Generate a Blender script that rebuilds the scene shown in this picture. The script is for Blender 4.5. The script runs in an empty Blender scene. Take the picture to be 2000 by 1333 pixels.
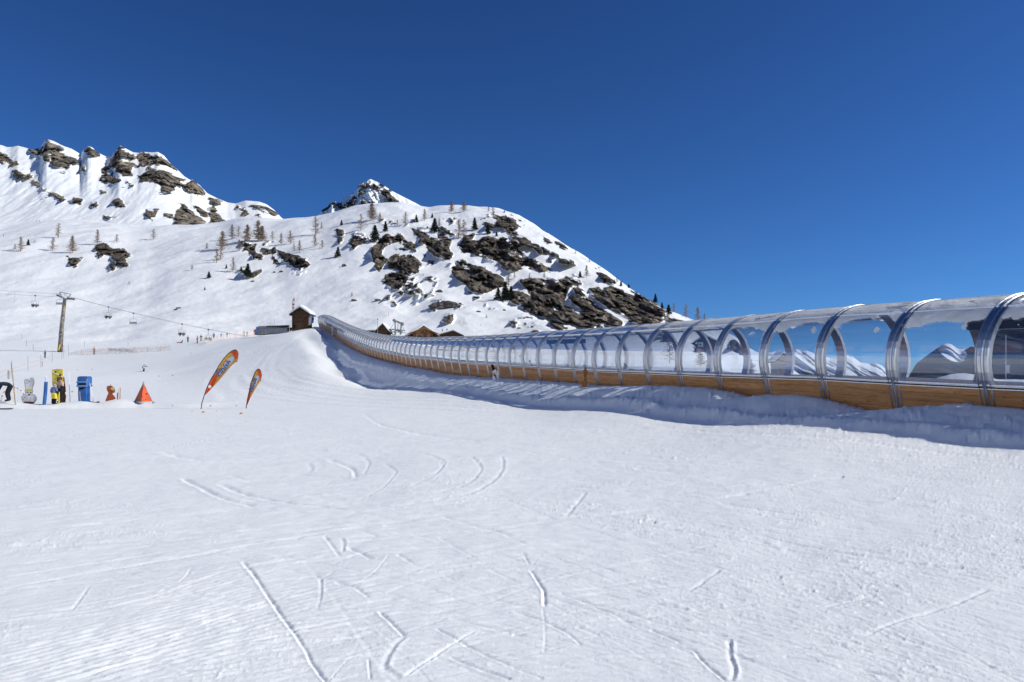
import bpy, bmesh, math, random
import numpy as np
from mathutils import Vector, Matrix, Quaternion
# ------------------------------------------------------------------ camera, world, sun, exposure
scene = bpy.context.scene
COL = scene.collection
F, TH, CX, CY = 1500.0, math.atan(73.5/1500.0), 1000.0, 666.5
cT, sT = math.cos(TH), math.sin(TH)
cam_d = bpy.data.cameras.new('camera'); cam = bpy.data.objects.new('camera', cam_d); COL.objects.link(cam)
cam_d.sensor_width = 36.0; cam_d.lens = 27.0; cam_d.clip_start = 0.1; cam_d.clip_end = 40000.0
cam.location = (0, 0, 0); cam.rotation_euler = (math.pi/2 + TH, 0, 0)
scene.camera = cam
SUN_AZ, SUN_EL = math.radians(97), math.radians(34.5)      # azimuth measured from the view direction towards the right
world = bpy.data.worlds.new('World'); scene.world = world; world.use_nodes = True
wn, wl = world.node_tree.nodes, world.node_tree.links
for n in list(wn): wn.remove(n)
wo = wn.new('ShaderNodeOutputWorld'); bg = wn.new('ShaderNodeBackground'); sky = wn.new('ShaderNodeTexSky')
sky.sky_type = 'NISHITA'; sky.sun_disc = False; sky.sun_elevation = SUN_EL; sky.sun_rotation = SUN_AZ
sky.altitude = 3000.0; sky.air_density = 1.3; sky.dust_density = 0.0; sky.ozone_density = 4.0
bg.inputs['Strength'].default_value = 0.10
sgm = wn.new('ShaderNodeGamma'); sgm.inputs['Gamma'].default_value = 1.4     # deep high-altitude blue
smx = wn.new('ShaderNodeVectorMath'); smx.operation = 'MULTIPLY'; smx.inputs[1].default_value = (.50*.48, .885*.425, 1.22*.415)
stc = wn.new('ShaderNodeTexCoord'); sva = wn.new('ShaderNodeVectorMath'); sva.operation = 'ADD'; sva.inputs[1].default_value = (0, 0, .045); wl.new(stc.outputs['Generated'], sva.inputs[0]); wl.new(sva.outputs[0], sky.inputs['Vector'])
wl.new(sky.outputs[0], sgm.inputs['Color']); wl.new(sgm.outputs[0], smx.inputs[0]); wl.new(smx.outputs[0], bg.inputs['Color']); wl.new(bg.outputs[0], wo.inputs['Surface'])
sun_d = bpy.data.lights.new('sun', 'SUN'); sun = bpy.data.objects.new('sun', sun_d); COL.objects.link(sun)
sun_d.energy = 4.4; sun_d.angle = math.radians(0.5); sun_d.color = (1.0, 0.968, 0.875)
SD = Vector((math.sin(SUN_AZ)*math.cos(SUN_EL), math.cos(SUN_AZ)*math.cos(SUN_EL), math.sin(SUN_EL)))
sun.rotation_mode = 'QUATERNION'; sun.rotation_quaternion = SD.to_track_quat('Z', 'Y')
vs = scene.view_settings
scene.display_settings.display_device = 'sRGB'
vs.view_transform = 'Standard'; vs.look = 'None'; vs.gamma = 1.0; vs.use_curve_mapping = False; vs.exposure = 0.0
scene.cycles.max_bounces = 8; scene.cycles.transparent_max_bounces = 24; scene.cycles.diffuse_bounces = 5
scene.cycles.glossy_bounces = 3; scene.cycles.caustics_reflective = False; scene.cycles.caustics_refractive = False
rng = np.random.default_rng(7); random.seed(7)
# ------------------------------------------------------------------ pixel <-> world helpers (photo is 2000 x 1333)
def t_of(v): return np.tan(TH + np.arctan((CY - np.asarray(v, float))/F))
def a_of(u, v): t = t_of(v); return (np.asarray(u, float) - CX)/F*(cT + t*sT)
def P(u, v, Y): return Vector((float(a_of(u, v))*Y, Y, float(t_of(v))*Y))
def proj(X, Y, Z):
    fw = Y*cT + Z*sT; up = -Y*sT + Z*cT
    return CX + F*X/fw, CY - F*up/fw
# ------------------------------------------------------------------ numpy noise
def _h(ix, iy, iz, s):
    h = (ix.astype(np.int64)*374761393 + iy.astype(np.int64)*668265263 + iz*2147483647 + s*1274126177) & 0xFFFFFFFF
    h = ((h ^ (h >> 13))*1103515245) & 0xFFFFFFFF
    h = ((h ^ (h >> 15))*2654435761) & 0xFFFFFFFF
    return h ^ (h >> 16)
def pn2(x, y, s=0):
    ix, iy = np.floor(x), np.floor(y); fx, fy = x-ix, y-iy
    u, v = fx*fx*fx*(fx*(fx*6-15)+10), fy*fy*fy*(fy*(fy*6-15)+10)
    def g(dx, dy):
        a = (_h(ix+dx, iy+dy, 0, s) & 1023)*(2*math.pi/1024)
        return np.cos(a)*(fx-dx) + np.sin(a)*(fy-dy)
    return 1.5*((g(0,0)*(1-u)+g(1,0)*u)*(1-v) + (g(0,1)*(1-u)+g(1,1)*u)*v)
def vn3(x, y, z, s=0):
    ix, iy, iz = np.floor(x), np.floor(y), np.floor(z); fx, fy, fz = x-ix, y-iy, z-iz
    u, v, w = fx*fx*(3-2*fx), fy*fy*(3-2*fy), fz*fz*(3-2*fz)
    iz = iz.astype(np.int64)
    g = lambda a, b, c: (_h(ix+a, iy+b, (iz+c)*7919 & 0xFFFF, s) & 4095)/2047.5 - 1
    l = lambda p, q, t: p + (q-p)*t
    return l(l(l(g(0,0,0), g(1,0,0), u), l(g(0,1,0), g(1,1,0), u), v), l(l(g(0,0,1), g(1,0,1), u), l(g(0,1,1), g(1,1,1), u), v), w)
def fbm2(x, y, o=4, s=0, g=.5):
    r = 0; a = 1; n = 0
    for i in range(o): r = r + a*pn2(x*2**i + 17*i, y*2**i - 9*i, s+i); n += a; a *= g
    return r/n
def fbm3(x, y, z, o=4, s=0, g=.5, ridge=False):
    r = 0; a = 1; n = 0
    for i in range(o):
        q = vn3(x*2**i + 17*i, y*2**i - 9*i, z*2**i + 5*i, s+i)
        r = r + a*((1-2*np.abs(q)) if ridge else q); n += a; a *= g
    return r/n
def sst(x, a, b): t = np.clip((x-a)/(b-a), 0, 1); return t*t*(3-2*t)
def pchip(x, y, xq):
    """monotone cubic along axis 0 of y"""
    x = np.asarray(x, float); y = np.asarray(y, float); xq = np.clip(np.asarray(xq, float), x[0], x[-1])
    h = np.diff(x); sh = (-1,)+(1,)*(y.ndim-1); H = h.reshape(sh)
    d = np.diff(y, axis=0)/H
    m = np.zeros_like(y)
    if len(x) > 2:
        w1 = 2*H[1:]+H[:-1]; w2 = H[1:]+2*H[:-1]
        pos = d[1:]*d[:-1] > 0
        with np.errstate(divide='ignore', invalid='ignore'):
            m[1:-1] = np.where(pos, (w1+w2)/(w1/np.where(d[:-1]==0,1e-12,d[:-1]) + w2/np.where(d[1:]==0,1e-12,d[1:])), 0)
    m[0] = d[0]; m[-1] = d[-1]
    i = np.clip(np.searchsorted(x, xq)-1, 0, len(x)-2)
    t = ((xq-x[i])/h[i]).reshape((-1,)+(1,)*(y.ndim-1)); hh = h[i].reshape(t.shape)
    return (y[i]*(1+2*t)*(1-t)**2 + hh*m[i]*t*(1-t)**2 + y[i+1]*t*t*(3-2*t) + hh*m[i+1]*t*t*(t-1))
# ------------------------------------------------------------------ object helpers
def tag(o, label=None, cat=None, group=None, kind=None):
    if label: o['label'] = label
    if cat: o['category'] = cat
    if group: o['group'] = group
    if kind: o['kind'] = kind
    return o
def link(o, parent=None):
    COL.objects.link(o)
    if parent is not None: o.parent = parent
    return o
def empty(name, loc=(0,0,0), rz=0.0):
    o = bpy.data.objects.new(name, None); o.location = loc; o.rotation_euler = (0,0,rz); o.empty_display_size = .2
    return link(o)
def thing(name, label, cat, loc=(0,0,0), rz=0.0, group=None):
    return tag(empty(name, loc, rz), label, cat, group)
def mesh_np(name, V, Fq, mats, attrs=None, smooth=True, tri=None):
    me = bpy.data.meshes.new(name)
    V = np.asarray(V, np.float32); Fq = np.asarray(Fq, np.int32)
    me.vertices.add(len(V)); me.vertices.foreach_set('co', V.ravel())
    me.loops.add(Fq.size); me.loops.foreach_set('vertex_index', Fq.ravel())
    me.polygons.add(len(Fq)); k = Fq.shape[1]
    me.polygons.foreach_set('loop_start', np.arange(len(Fq), dtype=np.int32)*k)
    me.polygons.foreach_set('loop_total', np.full(len(Fq), k, np.int32))
    me.update(calc_edges=True)
    me.polygons.foreach_set('use_smooth', np.full(len(Fq), smooth, bool))
    for m in (mats if isinstance(mats, (list, tuple)) else [mats]): me.materials.append(m)
    for nm, arr in (attrs or {}).items():
        at = me.attributes.new(nm, 'FLOAT', 'POINT'); at.data.foreach_set('value', np.asarray(arr, np.float32).ravel())
    return me
def grid_faces(nr, nc):
    i = np.arange((nr-1)*(nc-1)); r, c = i//(nc-1), i%(nc-1)
    a = r*nc + c
    return np.stack([a, a+1, a+nc+1, a+nc], 1)
class MB:
    """collects boxes, tubes, prisms ... and links them as ONE mesh"""
    def __init__(s): s.v = []; s.f = []; s.m = []
    def add(s, vs, fs, mi=0):
        k = len(s.v); s.v += [tuple(p) for p in vs]; s.f += [tuple(k+i for i in f) for f in fs]; s.m += [mi]*len(fs); return s
    def box(s, x0, x1, y0, y1, z0, z1, mi=0, M=None):
        vs = [Vector(p) for p in ((x0,y0,z0),(x1,y0,z0),(x1,y1,z0),(x0,y1,z0),(x0,y0,z1),(x1,y0,z1),(x1,y1,z1),(x0,y1,z1))]
        if M: vs = [M @ p for p in vs]
        return s.add(vs, [(0,3,2,1),(4,5,6,7),(0,1,5,4),(1,2,6,5),(2,3,7,6),(3,0,4,7)], mi)
    def tube(s, pts, r, n=8, mi=0, cap=True):
        pts = [Vector(p) for p in pts]; rs = r if isinstance(r, (list, tuple)) else [r]*len(pts); vs = []; fs = []
        ref = Vector((.123, .456, .88)).normalized()
        for i, p in enumerate(pts):
            d = (pts[min(i+1, len(pts)-1)] - pts[max(i-1, 0)]).normalized()
            a = d.cross(ref)
            if a.length < .1: a = d.cross(Vector((1,0,0)))
            a.normalize(); b = d.cross(a)
            for k in range(n):
                q = 2*math.pi*k/n; vs.append(p + (a*math.cos(q) + b*math.sin(q))*rs[i])
        for i in range(len(pts)-1):
            for k in range(n): fs.append((i*n+k, i*n+(k+1)%n, (i+1)*n+(k+1)%n, (i+1)*n+k))
        if cap: fs.append(tuple(range(n))[::-1]); fs.append(tuple((len(pts)-1)*n+k for k in range(n)))
        return s.add(vs, fs, mi)
    def prism(s, poly, fn, mi=0):
        """poly of 2-D points; fn(p, side) -> 3-D point for side 0/1"""
        n = len(poly); vs = [fn(p, 0) for p in poly] + [fn(p, 1) for p in poly]
        fs = [tuple(range(n))[::-1], tuple(range(n, 2*n))] + [(i, (i+1)%n, n+(i+1)%n, n+i) for i in range(n)]
        return s.add(vs, fs, mi)
    def ball(s, c, rx, ry=None, rz=None, n=10, m=6, mi=0, M=None):
        ry = ry or rx; rz = rz or rx; vs = []; fs = []; c = Vector(c)
        for i in range(m+1):
            th = math.pi*i/m
            for k in range(n):
                q = 2*math.pi*k/n; p = Vector((rx*math.sin(th)*math.cos(q), ry*math.sin(th)*math.sin(q), rz*math.cos(th)))
                vs.append(c + (M @ p if M else p))
        for i in range(m):
            for k in range(n): fs.append((i*n+k, (i+1)*n+k, (i+1)*n+(k+1)%n, i*n+(k+1)%n))
        return s.add(vs, fs, mi)
    def build(s, name, mats, parent=None, smooth=False, bevel=0, loc=None):
        me = bpy.data.meshes.new(name); me.from_pydata(s.v, [], s.f)
        for m in (mats if isinstance(mats, (list, tuple)) else [mats]): me.materials.append(m)
        me.polygons.foreach_set('material_index', s.m); me.validate(); me.update()
        bm = bmesh.new(); bm.from_mesh(me); bmesh.ops.remove_doubles(bm, verts=bm.verts, dist=1e-6); bmesh.ops.recalc_face_normals(bm, faces=bm.faces)
        if bevel: bmesh.ops.bevel(bm, geom=list(bm.edges), offset=bevel, segments=2, affect='EDGES', clamp_overlap=True)
        bm.to_mesh(me); bm.free()
        me.polygons.foreach_set('use_smooth', [smooth]*len(me.polygons))
        o = bpy.data.objects.new(name, me)
        if loc is not None: o.location = loc
        return link(o, parent)
def copy_tree(o, parent=None):
    c = o.copy(); COL.objects.link(c)
    if parent is not None: c.parent = parent
    for ch in list(o.children): copy_tree(ch, c)
    return c
# ------------------------------------------------------------------ materials
def mat(name, col=(.5,.5,.5), rough=.6, metal=0.0, spec=.3, noise=None, bump=None, coat=0, stretch=None, col2=None):
    m = bpy.data.materials.new(name); m.use_nodes = True; nt = m.node_tree; b = nt.nodes['Principled BSDF']
    b.inputs['Base Color'].default_value = (*col, 1); b.inputs['Roughness'].default_value = rough; b.inputs['Metallic'].default_value = metal
    b.inputs['Specular IOR Level'].default_value = spec; b.inputs['Coat Weight'].default_value = coat
    tc = nt.nodes.new('ShaderNodeTexCoord'); src = tc.outputs['Object']
    if stretch:
        mp = nt.nodes.new('ShaderNodeMapping'); mp.inputs['Scale'].default_value = stretch; nt.links.new(src, mp.inputs[0]); src = mp.outputs[0]
    sc, amt = noise or (4.0, .18)
    nz = nt.nodes.new('ShaderNodeTexNoise'); nz.inputs['Scale'].default_value = sc; nz.inputs['Detail'].default_value = 5; nt.links.new(src, nz.inputs['Vector'])
    mx = nt.nodes.new('ShaderNodeMix'); mx.data_type = 'RGBA'
    c2 = col2 or tuple(c*(1-2.2*amt) for c in col); c1 = col if col2 else tuple(min(1, c*(1+amt)) for c in col)
    mx.inputs['A'].default_value = (*c1, 1); mx.inputs['B'].default_value = (*c2, 1)
    mr = nt.nodes.new('ShaderNodeMapRange'); mr.inputs['From Min'].default_value = .35; mr.inputs['From Max'].default_value = .7
    nt.links.new(nz.outputs['Fac'], mr.inputs['Value']); nt.links.new(mr.outputs[0], mx.inputs['Factor']); nt.links.new(mx.outputs['Result'], b.inputs['Base Color'])
    if bump:
        bs, bd = bump; n2 = nt.nodes.new('ShaderNodeTexNoise'); n2.inputs['Scale'].default_value = bs; n2.inputs['Detail'].default_value = 6
        bp = nt.nodes.new('ShaderNodeBump'); bp.inputs['Strength'].default_value = 1; bp.inputs['Distance'].default_value = bd
        nt.links.new(src, n2.inputs['Vector']); nt.links.new(n2.outputs['Fac'], bp.inputs['Height']); nt.links.new(bp.outputs[0], b.inputs['Normal'])
    return m
def bumps(nt, specs, coord):
    prev = None
    for sc, dist, det, rotz, st in specs:
        mp = nt.nodes.new('ShaderNodeMapping'); mp.inputs['Rotation'].default_value = (0,0,rotz); mp.inputs['Scale'].default_value = st
        nt.links.new(coord, mp.inputs[0])
        n = nt.nodes.new('ShaderNodeTexNoise'); n.inputs['Scale'].default_value = sc; n.inputs['Detail'].default_value = det; n.inputs['Roughness'].default_value = .6
        b = nt.nodes.new('ShaderNodeBump'); b.inputs['Strength'].default_value = 1; b.inputs['Distance'].default_value = dist
        nt.links.new(mp.outputs[0], n.inputs['Vector']); nt.links.new(n.outputs['Fac'], b.inputs['Height'])
        if prev: nt.links.new(prev, b.inputs['Normal'])
        prev = b.outputs[0]
    return prev
def snow_mat(name, specs):
    m = bpy.data.materials.new(name); m.use_nodes = True; nt = m.node_tree; b = nt.nodes['Principled BSDF']
    b.inputs['Base Color'].default_value = (.80,.82,.86,1); b.inputs['Roughness'].default_value = .55; b.inputs['Specular IOR Level'].default_value = .25
    geo = nt.nodes.new('ShaderNodeNewGeometry')
    nt.links.new(bumps(nt, specs, geo.outputs['Position']), b.inputs['Normal'])
    n = nt.nodes.new('ShaderNodeTexNoise'); n.inputs['Scale'].default_value = .35; n.inputs['Detail'].default_value = 6
    nt.links.new(geo.outputs['Position'], n.inputs['Vector'])
    mx = nt.nodes.new('ShaderNodeMix'); mx.data_type = 'RGBA'; mx.inputs['A'].default_value = (.89,.915,.925,1); mx.inputs['B'].default_value = (.85,.875,.89,1)
    nt.links.new(n.outputs['Fac'], mx.inputs['Factor'])
    at = nt.nodes.new('ShaderNodeAttribute'); at.attribute_name = 'fresh'
    m2 = nt.nodes.new('ShaderNodeMix'); m2.data_type = 'RGBA'; m2.inputs['B'].default_value = (.97,.97,.975,1); nt.links.new(at.outputs['Fac'], m2.inputs['Factor']); nt.links.new(mx.outputs['Result'], m2.inputs['A'])
    nt.links.new(m2.outputs['Result'], b.inputs['Base Color'])
    return m
SNOW_NEAR = snow_mat('snow_piste', [(.8, .05, 3, .5, (1,1,1)), (6, .008, 5, -.7, (1,.35,1)), (30, .005, 5, .2, (1,1,1)), (130, .003, 3, 0, (1,1,1))])
def rock_snow_mat(name, scale, dark, light, tint, snow_specs, strat=(.8, .9)):
    """snow with rock where the 'rock' attribute passes a noisy threshold"""
    m = bpy.data.materials.new(name); m.use_nodes = True; nt = m.node_tree; N = nt.nodes; L = nt.links
    sb = N['Principled BSDF']; sb.inputs['Base Color'].default_value = (.87,.89,.905,1); sb.inputs['Roughness'].default_value = .6; sb.inputs['Specular IOR Level'].default_value = .2
    geo = N.new('ShaderNodeNewGeometry'); L.new(bumps(nt, snow_specs, geo.outputs['Position']), sb.inputs['Normal'])
    rb = N.new('ShaderNodeBsdfPrincipled'); rb.inputs['Roughness'].default_value = .9; rb.inputs['Specular IOR Level'].default_value = .15
    mr0 = N.new('ShaderNodeMapping'); mr0.inputs['Rotation'].default_value = (0, -strat[0], 0); L.new(geo.outputs['Position'], mr0.inputs[0])
    mp = N.new('ShaderNodeMapping'); mp.inputs['Scale'].default_value = (scale*.5, scale*.15, scale*strat[1]*1.1); L.new(mr0.outputs[0], mp.inputs[0])
    mp2 = N.new('ShaderNodeMapping'); mp2.inputs['Scale'].default_value = (scale*.8, scale*.25, scale*.8); L.new(geo.outputs['Position'], mp2.inputs[0])
    n1 = N.new('ShaderNodeTexNoise'); n1.inputs['Scale'].default_value = 1; n1.inputs['Detail'].default_value = 9; n1.inputs['Roughness'].default_value = .65; L.new(mp.outputs[0], n1.inputs['Vector'])
    n2 = N.new('ShaderNodeTexNoise'); n2.inputs['Scale'].default_value = 1; n2.inputs['Detail'].default_value = 10; n2.inputs['Roughness'].default_value = .7; L.new(mp2.outputs[0], n2.inputs['Vector'])
    vo = N.new('ShaderNodeTexVoronoi'); vo.feature = 'DISTANCE_TO_EDGE'; vo.inputs['Scale'].default_value = .8; L.new(mp.outputs[0], vo.inputs['Vector'])
    cr = N.new('ShaderNodeValToRGB'); e = cr.color_ramp.elements
    e[0].position = .3; e[0].color = (*dark, 1); e[1].position = .72; e[1].color = (*light, 1)
    k = e.new(.52); k.color = (*tint, 1); L.new(n1.outputs['Fac'], cr.inputs['Fac'])
    n3 = N.new('ShaderNodeTexNoise'); n3.inputs['Scale'].default_value = scale*.08; n3.inputs['Detail'].default_value = 4; L.new(geo.outputs['Position'], n3.inputs['Vector'])
    c3 = N.new('ShaderNodeValToRGB'); q = c3.color_ramp.elements; q[0].position = .35; q[0].color = (.62,.61,.60,1); q[1].position = .65; q[1].color = (1.35,1.30,1.22,1); L.new(n3.outputs['Fac'], c3.inputs['Fac'])
    ck = N.new('ShaderNodeMapRange'); ck.inputs['From Max'].default_value = .10; ck.inputs['To Min'].default_value = .30; L.new(vo.outputs['Distance'], ck.inputs['Value'])
    v1 = N.new('ShaderNodeVectorMath'); v1.operation = 'MULTIPLY'; L.new(cr.outputs['Color'], v1.inputs[0]); L.new(c3.outputs['Color'], v1.inputs[1])
    v2 = N.new('ShaderNodeVectorMath'); v2.operation = 'SCALE'; L.new(v1.outputs[0], v2.inputs[0]); L.new(ck.outputs[0], v2.inputs['Scale']); L.new(v2.outputs[0], rb.inputs['Base Color'])
    bp = N.new('ShaderNodeBump'); bp.inputs['Distance'].default_value = .9/scale; L.new(n1.outputs['Fac'], bp.inputs['Height'])
    bq = N.new('ShaderNodeBump'); bq.inputs['Distance'].default_value = .5/scale; L.new(n2.outputs['Fac'], bq.inputs['Height']); L.new(bp.outputs[0], bq.inputs['Normal'])
    bv = N.new('ShaderNodeBump'); bv.inputs['Distance'].default_value = .35/scale; L.new(vo.outputs['Distance'], bv.inputs['Height']); L.new(bq.outputs[0], bv.inputs['Normal'])
    L.new(bv.outputs[0], rb.inputs['Normal'])
    at = N.new('ShaderNodeAttribute'); at.attribute_name = 'rock'
    ma = N.new('ShaderNodeMath'); ma.operation = 'MULTIPLY_ADD'; ma.inputs[1].default_value = 1.5; ma.inputs[2].default_value = -.75; L.new(n2.outputs['Fac'], ma.inputs[0])
    ad = N.new('ShaderNodeMath'); ad.operation = 'ADD'; L.new(at.outputs['Fac'], ad.inputs[0]); L.new(ma.outputs[0], ad.inputs[1])
    mr = N.new('ShaderNodeMapRange'); mr.inputs['From Min'].default_value = -.06; mr.inputs['From Max'].default_value = .06; L.new(ad.outputs[0], mr.inputs['Value'])
    mix = N.new('ShaderNodeMixShader'); L.new(mr.outputs[0], mix.inputs[0]); L.new(sb.outputs[0], mix.inputs[1]); L.new(rb.outputs[0], mix.inputs[2])
    L.new(mix.outputs[0], N['Material Output'].inputs['Surface'])
    return m
HILL_M = rock_snow_mat('rocky_snow_slope', .45, (.022,.020,.019), (.40,.35,.295), (.15,.132,.114), [(.02,1.0,3,.4,(1,1,1)),(.25,.10,5,0,(1,.5,1)),(1.5,.03,3,0,(1,1,1))])
MOUNT_M = rock_snow_mat('alpine_rock_snow', .12, (.10,.088,.075), (.40,.36,.31), (.24,.21,.175), [(.01,5,5,.4,(1,1,1)),(.1,.6,4,0,(1,.5,1))])
PEAK_M = rock_snow_mat('grey_rock_snow', .06, (.09,.09,.095), (.32,.31,.295), (.20,.19,.175), [(.008,6,5,.4,(1,1,1))])
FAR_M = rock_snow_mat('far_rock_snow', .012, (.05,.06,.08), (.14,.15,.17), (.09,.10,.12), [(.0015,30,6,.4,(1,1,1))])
# ------------------------------------------------------------------ the tunnel's line
X0 = 15.8; DN = math.sqrt(1+1/9.0); DIR = Vector((-1/3.0/DN, 1/DN, 0)); NRM = Vector((1/DN, 1/3.0/DN, 0))
RY = np.array([6,10,14,16.6,18.96,21.35,26.1,31,36,41,46,53.5,60.9,68.5,78.5,89,100,115,127,141,155,169,183,197,215])
RZ = np.array([-.5,-.38,-.25,-.18,-.10,0,.10,.24,.38,.56,.74,1.0,1.3,1.69,2.15,2.85,3.6,4.9,6.1,7.7,9.4,11.2,13.0,14.4,15.6])
def rail_z(Y): return pchip(RY, RZ, np.atleast_1d(Y))
SY = 23700.0/(np.array([2600,2000,1925,1840,1760,1680,1610,1540,1497,1450,1408,1330,1264,1208,1157,1077,1000,943,889,820,706,640,615])-500.0)
SDp = np.array([.5,.40,.38,.55,.78,.62,.50,.52,.68,.5,.42,.45,.55,.64,.64,.7,.8,.88,.98,.9,1.0,1.1,1.1])
def foot_z(Y): return rail_z(Y).ravel() - np.interp(Y, SY, SDp)
# ------------------------------------------------------------------ ground heightfield (near part)
KY = [.6,5,12,20,30,40,50,60,80,110,150,175,200,240]
KU = {-900:[-1.6,-1.6,-1.6,-1.6,-1.58,-1.55,-1.5,-1.4,-.8,.5,3,5.2,7.2,10.5],
 150:[-1.6,-1.6,-1.6,-1.58,-1.55,-1.52,-1.47,-1.35,-1.0,-.1,1.5,4.3,7.2,10.5],
 300:[-1.6,-1.6,-1.6,-1.58,-1.55,-1.5,-1.42,-1.3,-.95,0,2.6,5.6,8.0,11],
 450:[-1.6,-1.6,-1.6,-1.58,-1.55,-1.5,-1.38,-1.15,-.55,1.2,5.2,7.9,10.2,12.5],
 550:[-1.6,-1.6,-1.6,-1.58,-1.54,-1.45,-1.3,-1.0,-.1,2.4,7.2,10.3,11.6,13.0],
 620:[-1.6,-1.6,-1.6,-1.58,-1.52,-1.42,-1.25,-.85,.35,3.1,8.3,11.4,12.7,13.4],
 700:[-1.6,-1.6,-1.6,-1.57,-1.5,-1.4,-1.2,-.8,.2,3.0,6.5,9.0,11.5,13.2],
 800:[-1.6,-1.6,-1.58,-1.55,-1.48,-1.32,-1.0,-.45,1.2,3.5,6.5,8.7,10.5,13],
 1000:[-1.6,-1.6,-1.57,-1.52,-1.42,-1.0,-.2,.4,1.5,3,6,8,10,13],
 1300:[-1.6,-1.58,-1.5,-1.38,-.6,0,.15,.3,.8,2,4,5.8,7.5,11],
 1600:[-1.6,-1.56,-1.40,-.9,-.3,-.2,-.1,0,.1,-.6,-3,-7,-12,-20],
 2000:[-1.6,-1.52,-1.25,-.6,-.2,-.15,-.1,-.1,-.3,-1.6,-6,-12,-20,-32],
 2800:[-1.6,-1.45,-.8,-.3,-.2,-.15,-.1,-.1,-.3,-1.6,-6,-12,-20,-32]}
ka = np.array([(u-1000)/1500.0 for u in KU]); KZ = np.array(list(KU.values())).T   # (nY, nA)
def base_z(Ys, As):
    z = pchip(KY, KZ, Ys)                       # (len Ys, nA)
    return pchip(ka, z.T, As).T
cols = np.concatenate([[-6,-3.5,-2.3,-1.7,-1.3,-1.05,-.92,-.83], np.linspace(-.765,.765,1240), [.83,.92,1.05,1.3,1.7,2.3,3.5,6]])
rows = [.6,1.2,2,2.8,3.4]; v = 1345.0
while 2400/(v-740) < 21.5: rows.append(2400/(v-740)); v -= 1.6
y = rows[-1]
while y < 60: y += .30 if y < 40 else .36; rows.append(y)
while y < 130: y += .7; rows.append(y)
while y < 237: y += 1.7; rows.append(y)
rows.append(240.0); rows = np.array(rows)
A2, Y2 = np.meshgrid(cols, rows); X2 = A2*Y2
Z2 = base_z(rows, cols)
# bank and trench along the tunnel
Q = (X2 - X0 + Y2/3)*(1/DN); SL = Y2 + Q/3/DN
fz = foot_z(SL.ravel()).reshape(SL.shape); rz_ = rail_z(SL.ravel()).reshape(SL.shape)
act = sst(SL, 4, 9)*(1-sst(SL, 200, 215)) 
wl_ = sst(Q, -3.4, -.35); 
zl = Z2*(1-wl_) + (fz + .02)*wl_
bank = np.exp(-((Q+1.6)/1.5)**2)
zl += bank*(.10*fbm2(X2*.9, Y2*.9, 4, 5) + .028*fbm2(X2*3.3, Y2*3.3, 3, 8))
cb = fbm2(X2*5.2, Y2*5.2, 3, 14); zl += bank*sst(fbm2(X2*.8, Y2*.8, 2, 16), -.1, .25)*.075*np.clip(cb-.12, 0, 1)*2
zl += .10*np.exp(-((Q+2.55+.35*pn2(SL*.25, SL*0, 3))/.28)**2)*sst(SL, 8, 14)*(1+.9*fbm2(X2*2.5, Y2*2.5, 3, 12))
# groove between tunnel and piste higher up the slope
gq = Q + 4.6 + 1.5*pn2(SL*.05, SL*0+3, 6)
zl -= (.75*sst(SL,45,75)*(1-sst(SL,150,175)))*np.exp(-(gq/2.0)**2)
zin = rz_ - 1.15
zf = Z2*sst(Q, 3.2, 7.5) + (rz_-.30)*(1-sst(Q, 3.2, 7.5))
edge = sst(Q, -.28, .05); edgef = sst(Q, 2.8, 3.1)
zt = zl*(1-edge) + zin*edge; zt = zt*(1-edgef) + zf*edgef
Z2 = Z2*(1-act) + zt*act
# far plateau roughness and snow heaps seen through the panes
heap = lambda u, v, Yc, r, h: h*np.exp(-(((X2-float(a_of(u, v))*Yc)/r)**2 + ((Y2-Yc)/(r*.8))**2))
Z2 += heap(1895, 742, 25, 1.3, .42) + heap(1860, 745, 26, 1.6, .2) + heap(1700, 742, 30, 2.5, .15) + heap(2050, 742, 22, 1.5, .25)
far_side = sst(Q, 3.5, 5)*(1-sst(Y2, 90, 140)); Z2 += far_side*.10*fbm2(X2*.7, Y2*.7, 4, 31)
# gentle undulation on the piste
pist = 1 - np.maximum(act*sst(Q, -4, -2), 0)
Z2 += pist*(.03*fbm2(X2*.25, Y2*.25, 3, 40) + .012*fbm2(X2*1.3, Y2*1.3, 3, 41))*sst(Y2, 2, 6)
Z2 += pist*.35*sst(Y2, 70, 120)*fbm2(X2*.05, Y2*.05, 3, 44)
# low lip behind which the children's area stands
lipY = 39.5 + 1.5*pn2(X2*.12, X2*0, 51)
lipw = (1-sst(X2, -17.5, -15.5))
Z2 += lipw*(.12*sst(Y2, lipY, lipY+.5)*(1-sst(Y2, 42, 50)) - .07*np.exp(-((Y2-lipY+.25)/.35)**2)*(1+.8*pn2(X2*1.7, Y2*1.7, 52)))
def mound(u, v, Yc, rx, ry, h):
    global Z2
    Xc = float(a_of(u, v))*Yc; Z2 += h*np.exp(-((X2-Xc)/rx)**2 - ((Y2-Yc)/ry)**2)
for m_ in [(238,787,41,.8,.4,.15),(255,789,41,.8,.4,.08),(165,785,41.2,.5,.3,.18),(130,789,41,1.0,.4,.12),(12,792,40.6,.8,.4,.22),(215,790,41,.8,.4,.13),(60,795,40.8,.5,.3,.08)]: mound(*m_)
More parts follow.
